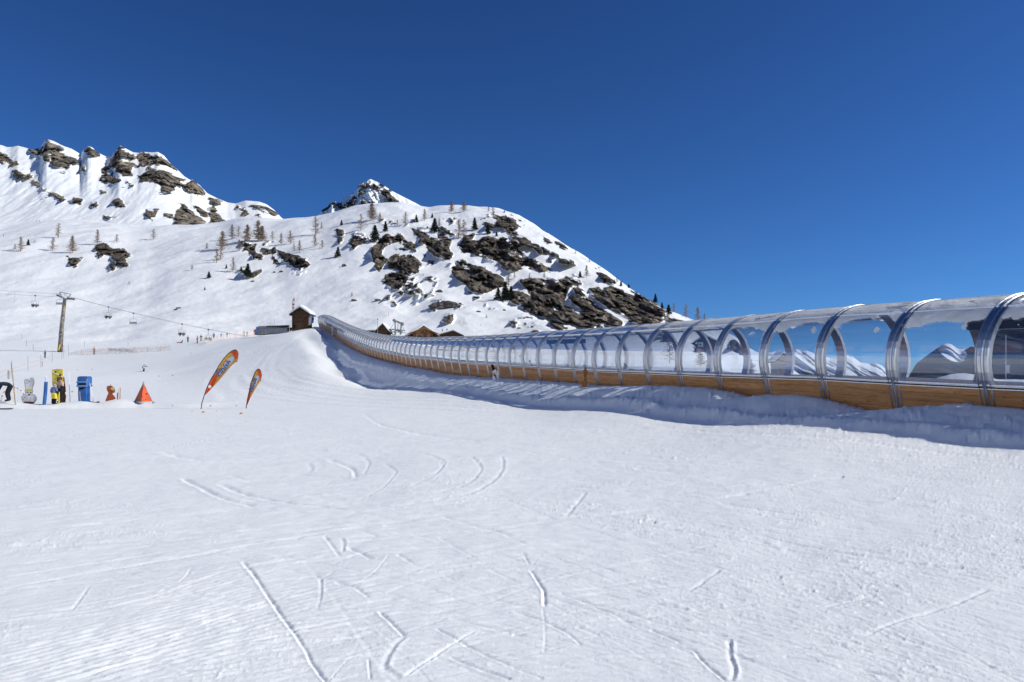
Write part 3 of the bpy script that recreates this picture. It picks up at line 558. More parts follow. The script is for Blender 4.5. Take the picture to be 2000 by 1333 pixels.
# ------------------------------------------------------------------ mountains
def relief(name, sil, Yr, Yb, vb, ncol, nrow, mt, polys, amp, sc, gully, back=.5, prof=.35, extra=None, seed=0, edge=6.0, strat=.7, sub=None):
    sil = np.array(sil, float); av = a_of(sil[:,0], sil[:,1]); tv = t_of(sil[:,1])
    ca = np.linspace(av[0], av[-1], ncol); tr = np.interp(ca, av, tv)
    f = np.concatenate([np.linspace(0, 1, nrow), np.linspace(1, 1.3, 10)[1:]]); Fr = f[:, None]*np.ones_like(ca)[None]
    tb = float(t_of(vb)); Yrr = Yr if np.ndim(Yr) == 0 else np.interp(ca, av, Yr)
    zb = tb*Yb; ztop = tr*Yrr; nk = ncol//18; kk = np.hanning(2*nk+1); kk /= kk.sum()
    zsm = np.convolve(np.pad(ztop*np.ones(ncol), nk, mode='edge'), kk, 'valid')
    Y = Yb + (Yrr-Yb)*Fr; g = np.where(Fr <= 1, prof*Fr+(1-prof)*Fr**1.7, 1-(Fr-1)*back*3); Z = zb + (zsm-zb)*g + (ztop-zsm)*sst(Fr, .5, 1.0)
    X = ca[None]*Y; Vx = np.stack([X.ravel(), Y.ravel(), Z.ravel()], 1)
    L = np.linalg.norm(Vx, axis=1, keepdims=True); wf = (sst(Fr, 0, .1)*(.35+.65*(1-sst(Fr, .85, 1.0)))).ravel()
    g1 = fbm2(Vx[:,0]*sc*.55+Vx[:,2]*sc*.25, Vx[:,2]*sc*.25, 4, seed+2, .55); r1 = 1-2*np.abs(fbm2(Vx[:,0]*sc*.9+Vx[:,2]*sc*.5, Vx[:,2]*sc*.3, 5, seed+5, .55))
    Vx = Vx - Vx/L*((g1*gully + (r1-.5)*gully*.6)*wf)[:, None]
    Vx, m = rock_relief(Vx, polys, amp, sc, extra, edge, strat)
    o = link(bpy.data.objects.new(name, mesh_np(name, Vx, grid_faces(*X.shape), mt, {'rock': m}))); tag(o, kind='structure'); return o
SIL_C = [(-700,240),(-300,262),(-100,275),(0,283),(12,287),(20,288),(35,285),(50,289),(60,292),(78,290),(85,277),(93,272),(105,276),(125,286),(140,291),(150,297),(158,302),(163,293),(173,286),(180,288),(190,298),(207,306),(218,303),(228,293),(235,284),(245,290),(258,297),(270,299),(275,297),(300,298),(308,297),(320,304),(335,322),(345,330),(360,345),(372,352),(376,351),(390,362),(405,378),(425,388),(445,396),(460,398),(480,392),(505,394),(520,399),(535,410),(550,426),(560,432),(580,445),(640,470)]
def mount_extra(U, W, nz, st): return -4.7 + 9.5*np.clip(nz, 0, 1)*sst(W, 285, 300)*(1-sst(W, 425, 436))*sst(U + (W-330)*1.4, 60, 260)
relief('mountain', SIL_C, 1450, 850, 480, 620, 210, MOUNT_M, MOUNT_ROCK, 20, .045, 9, extra=mount_extra, seed=3)
SIL_B = [(560,450),(600,432),(620,422),(629,410),(635,407),(640,404),(648,393),(655,394),(660,396),(665,397),(670,388),(680,383),(690,376),(698,370),(700,362),(710,357),(718,352),(723,350),(728,352),(735,355),(750,363),(765,373),(790,386),(810,396),(830,407),(850,419),(900,445)]
def peak_extra(U, W, nz, st): return -3.4 + 13*(nz+.12) + 8*(st-.42) - 6*sst(U - (W-350)*1.0, 735, 790)
relief('mountain', SIL_B, 2300, 1900, 470, 330, 150, PEAK_M, [], 26, .04, 38, extra=peak_extra, seed=11, prof=.6)
SIL_F = [(1380,690),(1440,700),(1480,694),(1500,689),(1520,686),(1535,687),(1545,684),(1555,682),(1566,686),(1575,685),(1600,694),(1620,699),(1635,697),(1650,693),(1665,697),(1680,708),(1700,711),(1712,710),(1722,714),(1730,722),(1738,735),(1760,752),(1800,775)]
def far_extra(U, W, nz, st): return -5.0 + 14*nz + 8*(st-.5)
relief('mountain', SIL_F, 6200, 4700, 800, 360, 120, FAR_M, [], 60, .005, 330, extra=far_extra, seed=21, prof=.5)
SIL_G = [(1740,790),(1762,750),(1775,735),(1790,710),(1810,695),(1835,677),(1842,673),(1848,671),(1856,672),(1860,674),(1868,680),(1875,683),(1885,682),(1893,678),(1900,677),(1905,680),(1920,670),(1940,650),(1965,640),(2000,625),(2100,590),(2300,560),(2700,540),(3300,600)]
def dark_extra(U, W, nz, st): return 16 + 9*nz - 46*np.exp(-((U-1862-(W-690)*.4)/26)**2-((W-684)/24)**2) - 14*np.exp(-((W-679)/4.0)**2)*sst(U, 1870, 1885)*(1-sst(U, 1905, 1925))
FOR_HAZE_M = rock_snow_mat('forest_painted_haze', .03, (.012,.024,.042), (.06,.09,.14), (.028,.048,.08), [(.003,15,5,.4,(1,1,1))])  # shade and blue distance haze are painted into this forest colour
relief('mountain', SIL_G, 3600, 2600, 820, 420, 130, FOR_HAZE_M, [], 40, .009, 190, extra=dark_extra, seed=31, prof=.6)
# unseen snowy mountains behind and beside the camera, added to bounce fill light
th = np.radians(np.linspace(84, 284, 240)); fr_ = np.linspace(0, 1.15, 60); TT, RR = np.meshgrid(th, fr_, indexing='ij')
rad = 260 + 640*RR; zz = -1.8 + (rad*0 + 900*np.tan(np.radians(14+9*sst(np.degrees(TT), 205, 240))))*np.where(RR <= 1, RR**1.3, 1-(RR-1)*2)*(1+.35*fbm2(TT*2.2, TT*0, 3, 91)) + 25*fbm2(TT*6, RR*3, 4, 92)*sst(RR, 0, .3)
Vr = np.stack([(rad*np.sin(TT)).ravel(), (rad*np.cos(TT)).ravel(), zz.ravel()-.6], 1)
mr_ = (-.55 + 1.2*fbm2(TT*9, RR*5, 4, 93)*sst(RR, .3, .6)).ravel()
tag(link(bpy.data.objects.new('mountain', mesh_np('mountain', Vr, grid_faces(*TT.shape)[:, ::-1], MOUNT_M, {'rock': mr_}))), kind='structure')
# valley floor far below
VM = snow_mat('valley_snow', [(.01, 3, 3, 0, (1,1,1))])
vb = MB(); vb.add([(-9000,700,-420),(16000,240,-420),(16000,16000,-420),(-9000,16000,-420)], [(0,1,2,3)]); tag(vb.build('valley_ground', VM), kind='structure')
# ------------------------------------------------------------------ conveyor tunnel
METAL = mat('brushed_aluminium', (.62,.63,.65), .30, 1.0, .5, (30,.10), (60,.0008), stretch=(1,1,.1))
METAL_D = mat('weathered_steel', (.30,.31,.33), .45, .8, .5, (12,.15))
def glass_mat(name, tr, rough, ior=1.5, haze=0.0):
    m = bpy.data.materials.new(name); m.use_nodes = True; nt = m.node_tree; N, L = nt.nodes, nt.links; N.remove(N['Principled BSDF'])
    tb = N.new('ShaderNodeBsdfTransparent'); tb.inputs['Color'].default_value = (*tr, 1)
    gl = N.new('ShaderNodeBsdfGlossy'); gl.inputs['Roughness'].default_value = rough; gl.inputs['Color'].default_value = (.95,.97,1,1)
    lw = N.new('ShaderNodeLayerWeight'); lw.inputs['Blend'].default_value = .5; pw = N.new('ShaderNodeMath'); pw.operation = 'POWER'; pw.inputs[1].default_value = 2.8; L.new(lw.outputs['Facing'], pw.inputs[0]); fr = N.new('ShaderNodeMath'); fr.operation = 'MULTIPLY_ADD'; fr.inputs[1].default_value = .8; fr.inputs[2].default_value = .085; L.new(pw.outputs[0], fr.inputs[0])
    ma = N.new('ShaderNodeMath'); ma.operation = 'MULTIPLY'; ma.inputs[1].default_value = 1.3; ma.use_clamp = True; L.new(fr.outputs[0], ma.inputs[0])
    mx = N.new('ShaderNodeMixShader'); L.new(ma.outputs[0], mx.inputs[0]); L.new(tb.outputs[0], mx.inputs[1]); L.new(gl.outputs[0], mx.inputs[2])
    df = N.new('ShaderNodeBsdfDiffuse'); df.inputs['Color'].default_value = (.8,.83,.88,1); tl = N.new('ShaderNodeBsdfTranslucent'); tl.inputs['Color'].default_value = (.8,.83,.88,1)
    m3 = N.new('ShaderNodeMixShader'); m3.inputs[0].default_value = .5; L.new(df.outputs[0], m3.inputs[1]); L.new(tl.outputs[0], m3.inputs[2])
    geo = N.new('ShaderNodeNewGeometry'); nz = N.new('ShaderNodeTexNoise'); nz.inputs['Scale'].default_value = 1.3; nz.inputs['Detail'].default_value = 8; nz.inputs['Roughness'].default_value = .65
    L.new(geo.outputs['Position'], nz.inputs['Vector'])
    mr = N.new('ShaderNodeMapRange'); mr.inputs['From Min'].default_value = .35; mr.inputs['From Max'].default_value = .8; mr.inputs['To Min'].default_value = haze*.35; mr.inputs['To Max'].default_value = haze*1.8; L.new(nz.outputs['Fac'], mr.inputs['Value'])
    m4 = N.new('ShaderNodeMixShader'); L.new(mr.outputs[0], m4.inputs[0]); L.new(mx.outputs[0], m4.inputs[1]); L.new(m3.outputs[0], m4.inputs[2])
    L.new(m4.outputs[0], N['Material Output'].inputs['Surface']); return m
GLASS = glass_mat('clear_dome_sheet', (.85,.89,.95), .02, 1.5, .022)
def wood_mat(name, c1, c2, plank=.19, axis='Z'):
    m = bpy.data.materials.new(name); m.use_nodes = True; nt = m.node_tree; N, L = nt.nodes, nt.links; b = N['Principled BSDF']; b.inputs['Roughness'].default_value = .65; b.inputs['Specular IOR Level'].default_value = .2
    tc = N.new('ShaderNodeTexCoord'); mp = N.new('ShaderNodeMapping'); mp.inputs['Scale'].default_value = (.7, 5, 9) if axis == 'Z' else (9, 5, .7)
    oi = N.new('ShaderNodeObjectInfo'); cb = N.new('ShaderNodeVectorMath'); cb.operation = 'MULTIPLY_ADD'; cb.inputs[1].default_value = (37,11,0); L.new(oi.outputs['Random'], cb.inputs[0]); L.new(tc.outputs['Object'], cb.inputs[2])
    L.new(cb.outputs[0], mp.inputs[0])
    n1 = N.new('ShaderNodeTexNoise'); n1.inputs['Scale'].default_value = 3; n1.inputs['Detail'].default_value = 8; n1.inputs['Distortion'].default_value = .7; L.new(mp.outputs[0], n1.inputs['Vector'])
    cr = N.new('ShaderNodeValToRGB'); cr.color_ramp.elements[0].position = .35; cr.color_ramp.elements[0].color = (*c2,1); cr.color_ramp.elements[1].position = .62; cr.color_ramp.elements[1].color = (*c1,1); L.new(n1.outputs['Fac'], cr.inputs['Fac'])
    # knots
    vo = N.new('ShaderNodeTexVoronoi'); vo.inputs['Scale'].default_value = 4.5; vo.inputs['Randomness'].default_value = 1; L.new(cb.outputs[0], vo.inputs['Vector'])
    kr = N.new('ShaderNodeMapRange'); kr.inputs['From Min'].default_value = .05; kr.inputs['From Max'].default_value = .12; kr.inputs['To Min'].default_value = .35; kr.inputs['To Max'].default_value = 1; L.new(vo.outputs['Distance'], kr.inputs['Value'])
    # plank seams
    sx = N.new('ShaderNodeSeparateXYZ'); L.new(tc.outputs['Object'], sx.inputs[0]); mm = N.new('ShaderNodeMath'); mm.operation = 'PINGPONG'; mm.inputs[1].default_value = plank/2; L.new(sx.outputs[axis], mm.inputs[0])
    sr = N.new('ShaderNodeMapRange'); sr.inputs['From Min'].default_value = 0; sr.inputs['From Max'].default_value = .008; sr.inputs['To Min'].default_value = .35; L.new(mm.outputs[0], sr.inputs['Value'])
    fl = N.new('ShaderNodeMath'); fl.operation = 'FLOOR'; dv = N.new('ShaderNodeMath'); dv.operation = 'DIVIDE'; dv.inputs[1].default_value = plank; L.new(sx.outputs[axis], dv.inputs[0]); L.new(dv.outputs[0], fl.inputs[0])
    wn_ = N.new('ShaderNodeTexWhiteNoise'); wn_.noise_dimensions = '2D'; cx = N.new('ShaderNodeCombineXYZ'); L.new(fl.outputs[0], cx.inputs[0]); L.new(oi.outputs['Random'], cx.inputs[1]); L.new(cx.outputs[0], wn_.inputs['Vector'])
    pr = N.new('ShaderNodeMapRange'); pr.inputs['To Min'].default_value = .78; pr.inputs['To Max'].default_value = 1.15; L.new(wn_.outputs['Value'], pr.inputs['Value'])
    m1 = N.new('ShaderNodeMath'); m1.operation = 'MULTIPLY'; L.new(kr.outputs[0], m1.inputs[0]); L.new(sr.outputs[0], m1.inputs[1])
    m2 = N.new('ShaderNodeMath'); m2.operation = 'MULTIPLY'; L.new(m1.outputs[0], m2.inputs[0]); L.new(pr.outputs[0], m2.inputs[1])
    vm = N.new('ShaderNodeVectorMath'); vm.operation = 'SCALE'; L.new(cr.outputs['Color'], vm.inputs[0]); L.new(m2.outputs[0], vm.inputs['Scale']); L.new(vm.outputs[0], b.inputs['Base Color'])
    bp = N.new('ShaderNodeBump'); bp.inputs['Distance'].default_value = .004; L.new(sr.outputs[0], bp.inputs['Height']); L.new(bp.outputs[0], b.inputs['Normal'])
    return m
WOOD = wood_mat('larch_boards', (.52,.285,.13), (.38,.18,.07), .20)
LINING = mat('grey_inner_sheet', (.42,.42,.41), .5, .3, .4, (5,.1))
BELT = mat('rubber_belt', (.03,.03,.033), .8)
SNOWT = snow_mat('roof_snow', [(1.5,.06,4,0,(1,1,1)),(9,.012,4,0,(1,1,1)),(60,.003,3,0,(1,1,1))])
R_ = 1.50; QC = 1.40; ZC = .55; DY = 2.39
NB0, NB1 = -3, 75                      # bays; rib n stands at Y = 16.63 + n*DY
def ribY(n): return 16.63 + n*DY
def railpt(Y): return Vector((X0 - Y/3, Y, float(rail_z(Y)[0])))
tun = thing('conveyor_tunnel', 'long arched clear-roofed conveyor tunnel with aluminium ribs and wooden side boards climbing the slope', 'tunnel', (0,0,0))
def arc(phi, r): return (QC + r*math.cos(phi), ZC + r*math.sin(phi))
def prof_path(r, n=30, lo=-22, leg=.95):
    pts = []
    a0 = math.radians(lo); a1 = math.pi - a0
    q, z = arc(a0, r); pts += [(q-.22, z-leg), (q-.11, z-leg/2)]
    for i in range(n+1): pts.append(arc(a0+(a1-a0)*i/n, r))
    q, z = arc(a1, r); pts += [(q+.11, z-leg/2), (q+.22, z-leg)]
    return pts
# rib: sweep of a ridged section
sec = [(-.17,-.05),(-.17,.045),(-.135,.055),(-.125,.03),(-.055,.028),(-.042,.062),(-.008,.066),(0,.045),(.008,.066),(.042,.062),(.055,.028),(.125,.03),(.135,.055),(.17,.045),(.17,-.05)]
pp = prof_path(R_, 34); rb = MB(); vs_ = []; fs_ = []
for i, (q, z) in enumerate(pp):
    a = pp[max(i-1,0)]; b = pp[min(i+1,len(pp)-1)]; tx, tz = b[0]-a[0], b[1]-a[1]; L_ = math.hypot(tx, tz); nx, nz = tz/L_, -tx/L_
    for (s, o) in sec: vs_.append((s, q+nx*o, z+nz*o))
ns = len(sec)
for i in range(len(pp)-1):
    for k in range(ns): fs_.append((i*ns+k, i*ns+(k+1)%ns, (i+1)*ns+(k+1)%ns, (i+1)*ns+k))
fs_ += [tuple(range(ns)), tuple((len(pp)-1)*ns+k for k in range(ns))]
rb.add(vs_, fs_); rib0 = rb.build('rib', METAL, tun)
mod = rib0.data; mod.polygons.foreach_set('use_smooth', [False]*len(mod.polygons))
# glass sheet, wooden side, inner lining for one bay of unit length DIRLEN
BL = DY*DN
def sheet(r, lo, hi, n, x0, x1, nx=1):
    V = []; Fq = []
    for j in range(nx+1):
        for i in range(n+1):
            q, z = arc(lo+(hi-lo)*i/n, r); V.append((x0+(x1-x0)*j/nx, q, z))
    for j in range(nx):
        for i in range(n): a = j*(n+1)+i; Fq.append((a, a+1, a+n+2, a+n+1))
    return V, Fq
V_, F_ = sheet(R_-.012, math.radians(-20), math.radians(200), 44, 0, BL); gm = MB().add(V_, F_).build('glass_pane', GLASS, tun, smooth=True)
q0, z0 = arc(math.radians(202), R_)
def side_poly(off=0): return [(q0+.0, z0+.0), (q0+.25, z0-1.05), (q0+.29, z0-1.05), (q0+.04, z0)]
wb = MB(); wb.prism(side_poly(), lambda p, s: (.0 if s == 0 else BL, p[0]-.03, p[1]-.03)); wood0 = wb.build('wooden_side_panel', WOOD, tun)
lb = MB(); lb.prism([(2*QC-p[0]+.03, p[1]-.02) for p in side_poly()], lambda p, s: (.0 if s == 0 else BL, p[0], p[1])); lin0 = lb.build('inner_side_panel', LINING, tun)
first = True
for n in range(NB0, NB1+1):
    Y = ribY(n); p = railpt(Y); p2 = railpt(Y+DY); d = p2-p; L_ = d.length; xa = d.normalized(); ya = NRM.copy(); za = xa.cross(ya)*1.0
    za = ya.cross(xa)*-1 if (ya.cross(xa)).z < 0 else ya.cross(xa)
    # right-handed frame: x along the tunnel, y across, z up
    Mx = Matrix(((xa.x, -ya.x*-1, za.x, p.x), (xa.y, ya.y, za.y, p.y), (xa.z, ya.z, za.z, p.z), (0,0,0,1)))
    sc = Matrix.Diagonal((L_/BL, 1, 1, 1))
    items = [rib0] + ([gm, wood0, lin0] if n < NB1 else [])
    for src in items:
        o = src if n == NB0 else src.copy()
        if n != NB0: COL.objects.link(o)
        o.parent = tun; o.matrix_basis = Mx @ (sc if src is not rib0 else Matrix.Identity(4))
# rails, purlins and belt: continuous bars
ys = [ribY(NB0-.0)] + [ribY(n) for n in range(NB0+1, NB1+1)]
def bar(name, sect, m, closed=True):
    b = MB(); k = len(sect); vs = []; fs = []
    for Y in ys:
        p = railpt(Y)
        for (q, z) in sect: vs.append(p + NRM*q + Vector((0,0,z)))
    for i in range(len(ys)-1):
        for j in range(k if closed else k-1): fs.append((i*k+j, i*k+(j+1)%k, (i+1)*k+(j+1)%k, (i+1)*k+j))
    fs += [tuple(range(k)), tuple((len(ys)-1)*k+j for j in range(k))]
    b.add(vs, fs); return b.build(name, m, tun)
bar('rail', [(-.035,-.055),(-.035,.0),(-.02,.0),(-.02,.012),(-.055,.02),(-.055,.05),(.04,.05),(.04,-.055)], METAL)
bar('rail_seal', [(-.045,-.035),(-.045,-.002),(-.036,-.002),(-.036,-.035)], mat('black_rubber_seal', (.03,.03,.03), .6))
bar('rail', [(2*QC-.04,-.055),(2*QC-.04,.05),(2*QC+.05,.05),(2*QC+.05,-.055)], METAL)
for ph in (52, 90, 128):
    q, z = arc(math.radians(ph), R_+.02); bar('purlin', [(q-.02,z-.03),(q-.02,z+.03),(q+.02,z+.03),(q+.02,z-.03)], METAL)
bar('conveyor_belt', [(.95,-.55),(.95,-.48),(1.75,-.48),(1.75,-.55)], BELT)
bar('walkway', [(.35,-.62),(.35,-.56),(2.5,-.56),(2.5,-.62)], METAL_D)
# dark ceiling boxes seen inside
for (u_, Ya, Yb_, ph, hh) in ((0, 13.6, 18.7, 49, .16), (0, 42.0, 46.7, 49, .12)):
    q, z = arc(math.radians(ph), R_-.25); pa, pb = railpt(Ya), railpt(Yb_)
    b = MB(); b.prism([(q-.22, z-hh), (q-.22, z+hh), (q+.22, z+hh), (q+.22, z-hh)], lambda p, s: (pa if s == 0 else pb) + NRM*p[0] + Vector((0,0,p[1])))
    b.build('ceiling_box', mat('dark_box', (.02,.022,.03), .5), tun)
# upper station: boarded sides and an entrance frame
for Ya, Yb_ in ((150,156.5),(158.5,172)):
    b = MB(); pa, pb = railpt(Ya), railpt(Yb_); b.prism([(-.10,.02),(-.16,.95),(-.12,.95),(-.06,.02)], lambda p, s: (pa if s == 0 else pb)+NRM*p[0]+Vector((0,0,p[1]))); b.build('window_strip', mat('dark_plywood', (.10,.075,.05), .7), tun)
pa = railpt(157.3); b = MB(); b.prism([(-.25,-1.1),(-.25,1.2),(.0,1.35),(.0,-1.1)], lambda p, s: pa+DIR*(s*.9)+NRM*p[0]+Vector((0,0,p[1]))); b.build('door_frame', mat('pale_frame', (.6,.62,.65), .5), tun)
# snow lying on the roof: one uncountable cover with torn edges
def roof_snow():
    S = []; n_phi = 150; V = []; idx = {}
    Ys = np.concatenate([np.arange(ribY(NB0), 30, .035), np.arange(30, 60, .09), np.arange(60, 200, .22)]); ph = np.radians(np.linspace(28, 158, n_phi))
    YY, PH = np.meshgrid(Ys, ph, indexing='ij'); s = YY*DN
    arcx = PH*R_
    nz = fbm2(s*.55, arcx*.9, 5, 71, .58); n2 = fbm2(s*2.2, arcx*2.2, 4, 72)
    deg = np.degrees(PH)
    # lower edge of the cover on the visible side, further down near the right-hand bays
    frac = ((YY-ribY(0))/DY) % 1.0
    edge_near = np.interp(YY, [5,14,19,24,28,32,35,60,110,140,200], [141,140,138,136,130,114,97,97,99,140,150]) + 13*np.abs(frac-.5)
    edge_far = np.interp(YY, [5,28,33,120,145,200], [54,54,79,79,20,20]) - 4*np.abs(frac-.5)
    m = np.minimum(np.minimum(edge_near-deg, deg-edge_far)/9.0, .75) + 2.3*nz + .3*(YY > 34)
    spot = (n2 > .30)*(nz > .12)*(deg < 158)*(YY < 32)*(deg > 120)
    thick = .003 + .034*np.clip(m*.7, 0, 1)*(.75+.5*n2) + .012*spot
    dots = (m > 0) | (spot > 0)
    # clumps stuck on panes
    for (Yc, dc, r) in ((19.6,150,.10),(19.9,164,.09),(18.2,150,.08),(21.9,147,.15),(17.2,148,.07),(16.0,150,.08)):
        rr = np.hypot((YY-Yc)*1.3, (deg-dc)*.026*1.0); dots |= rr + .22*n2 < r
    rad = R_ + .075 - .055*np.clip(1.0-m*2, 0, 1)
    rad = R_ + .01 + thick
    Yf = YY.ravel(); base = np.stack([X0-Yf/3, Yf, rail_z(Yf)], 1)
    q = (QC + rad*np.cos(PH)).ravel(); z = (ZC + rad*np.sin(PH)).ravel()
    Vv = base + q[:,None]*np.array(NRM)[None] + z[:,None]*np.array([0,0,1.0])[None]
    Fq = grid_faces(*YY.shape); keep = dots.ravel()[Fq].all(1); Fq = Fq[keep]
    used = np.unique(Fq); remap = np.full(len(Vv), -1); remap[used] = np.arange(len(used))
    o = link(bpy.data.objects.new('roof_snow_cover', mesh_np('roof_snow_cover', Vv[used], remap[Fq], SNOWF, {'sunny': (1-sst(deg, 88, 108)).ravel()[used]})))
    return tag(o, 'thin torn layer of snow lying on top of the clear tunnel roof', 'snow', kind='stuff')
def frost_mat():
    m = snow_mat('thin_roof_snow', [(1.5,.05,4,0,(1,1,1)),(9,.02,4,0,(1,1,1)),(60,.004,3,0,(1,1,1))]); nt = m.node_tree; N, L = nt.nodes, nt.links
    b = N['Principled BSDF']; tl = N.new('ShaderNodeBsdfTranslucent'); tl.inputs['Color'].default_value = (.93,.94,.96,1)
    fz = N.new('ShaderNodeTexNoise'); fz.inputs['Scale'].default_value = 2.6; fz.inputs['Detail'].default_value = 9; fz.inputs['Roughness'].default_value = .7; ge = N.new('ShaderNodeNewGeometry'); L.new(ge.outputs['Position'], fz.inputs['Vector']); fm = N.new('ShaderNodeMapRange'); fm.inputs['From Min'].default_value = .35; fm.inputs['From Max'].default_value = .68; fm.inputs['To Min'].default_value = .05; fm.inputs['To Max'].default_value = .38; L.new(fz.outputs['Fac'], fm.inputs['Value'])
    mx = N.new('ShaderNodeMixShader'); at = N.new('ShaderNodeAttribute'); at.attribute_name = 'sunny'; ms = N.new('ShaderNodeMath'); ms.operation = 'MULTIPLY_ADD'; ms.inputs[1].default_value = .45; L.new(at.outputs['Fac'], ms.inputs[0]); L.new(fm.outputs[0], ms.inputs[2]); ms.use_clamp = True; L.new(ms.outputs[0], mx.inputs[0]); L.new(b.outputs[0], mx.inputs[1]); L.new(tl.outputs[0], mx.inputs[2]); L.new(mx.outputs[0], N['Material Output'].inputs['Surface'])
    return m
SNOWF = frost_mat()
roof_snow()
# ------------------------------------------------------------------ objects
class Th:
    """one thing: Empty at its base, parts given in world coordinates"""
    def __init__(s, name, label, cat, loc, group=None):
        s.loc = Vector(loc); s.o = thing(name, label, cat, s.loc, 0, group)
    def part(s, name, mb, m, parent=None, **k):
        o = mb.build(name, m, parent or s.o, **k)
        if parent is None: o.location = -s.loc
        return o
def plain(name, mb, m, label, cat, group=None, base=None, **k):
    o = mb.build(name, m, None, **k)
    if base is not None:
        o.data.transform(Matrix.Translation(-Vector(base))); o.location = base
    return tag(o, label, cat, group)
BLUE = mat('blue_vinyl', (.03,.13,.42), .45, 0, .4, (3,.15), (20,.004)); BLUE2 = mat('light_blue_vinyl', (.10,.27,.55), .5, 0, .4, (3,.1)); DARKBLUE = mat('navy_cloth', (.02,.03,.06), .85)
ORANGE = mat('orange_canvas', (.62,.11,.045), .7, 0, .2, (2,.1), (12,.01)); YEL = mat('yellow_paint', (.82,.64,.07), .5, 0, .3, (5,.08)); WHITE = mat('white_paint', (.95,.95,.94), .5, 0, .3, (6,.05))
GREY = mat('grey_cloth', (.32,.32,.33), .8); BROWN = mat('brown_paint', (.16,.07,.03), .7, 0, .2, (8,.3)); BLACK = mat('black_cloth', (.015,.015,.018), .85, 0, .2); RED = mat('red_cloth', (.5,.04,.03), .75)
PINK = mat('pale_pink_cloth', (.62,.42,.34), .8, 0, .2, (22,.35)); SKIN = mat('skin', (.55,.33,.24), .6); STEEL = mat('galvanised_steel', (.36,.37,.38), .5, .6, .4, (2,.2)); BAMBOO = mat('bamboo', (.42,.26,.12), .6, 0, .3, (14,.3))
PALEO = mat('faded_orange_plastic', (.60,.30,.16), .6, 0, .3, (9,.15)); CAMO = mat('blue_patterned_cloth', (.03,.11,.36), .8, 0, .2, (9,.1), None, 0, None, (.32,.33,.38)); DOTTED = mat('orange_spotted_paint', (.60,.13,.05), .7, 0, .2, (17,.1), None, 0, None, (.16,.06,.03))
DWOOD = wood_mat('dark_weathered_logs', (.13,.07,.036), (.035,.02,.012), .30); CHWOOD = wood_mat('chalet_boards', (.34,.17,.08), (.18,.08,.035), .25); EAVE = mat('roof_underside', (.05,.032,.022), .8)
SNOWB = snow_mat('building_snow', [(1.2,.08,4,0,(1,1,1)),(8,.015,3,0,(1,1,1))]); GLASSD = mat('dark_window', (.02,.025,.03), .1, 0, .6); GREYBOX = mat('grey_panel', (.30,.31,.33), .5, .3, .4, (2,.15))
def text_mesh(body, size, m, name='lettering', ext=.004, shear=0.0, bold=.0):
    cu = bpy.data.curves.new('txt', 'FONT'); cu.body = body; cu.size = size; cu.extrude = ext; cu.shear = shear; cu.offset = bold; cu.align_x = 'CENTER'; cu.align_y = 'CENTER'; cu.resolution_u = 3
    t = bpy.data.objects.new('txt', cu); COL.objects.link(t); bpy.context.view_layer.update()
    me = bpy.data.meshes.new_from_object(t.evaluated_get(bpy.context.evaluated_depsgraph_get())); bpy.data.objects.remove(t); bpy.data.curves.remove(cu)
    me.name = name; me.materials.clear(); me.materials.append(m); return me
# ---- people
POSES = {
 'stand': dict(pel=(0,0,.93), che=(0,.01,1.24), nec=(0,.02,1.45), hea=(0,.04,1.60), sh=(.19,0,1.39), el=(.28,.02,1.13), ha=(.27,.14,.92), hi=(.10,0,.88), kn=(.12,.04,.48), an=(.12,-.02,.09), to=(.13,.15,.05)),
 'ski': dict(pel=(0,-.16,.70), che=(0,.10,.98), nec=(0,.24,1.15), hea=(0,.34,1.27), sh=(.19,.18,1.10), el=(.30,.22,.86), ha=(.26,.46,.80), hi=(.10,-.14,.66), kn=(.13,.16,.42), an=(.13,-.02,.10), to=(.13,.16,.06)),
 'sit': dict(pel=(0,0,.50), che=(0,-.03,.82), nec=(0,0,1.03), hea=(0,.03,1.18), sh=(.19,0,.97), el=(.26,.12,.74), ha=(.18,.32,.66), hi=(.10,.03,.48), kn=(.12,.44,.48), an=(.12,.46,.10), to=(.12,.62,.04)),
 'bend': dict(pel=(0,-.10,.86), che=(0,.26,1.00), nec=(0,.47,.95), hea=(0,.60,.86), sh=(.19,.40,.94), el=(.22,.50,.68), ha=(.14,.62,.46), hi=(.10,-.08,.82), kn=(.13,.06,.46), an=(.13,-.04,.09), to=(.13,.14,.05)),
 'down': dict(pel=(0,0,.16), che=(0,-.28,.36), nec=(0,-.38,.54), hea=(0,-.40,.69), sh=(.19,-.36,.50), el=(.27,-.30,.28), ha=(.26,-.12,.16), hi=(.10,.04,.14), kn=(.12,.42,.26), an=(.12,.80,.09), to=(.12,.86,.22)),
}
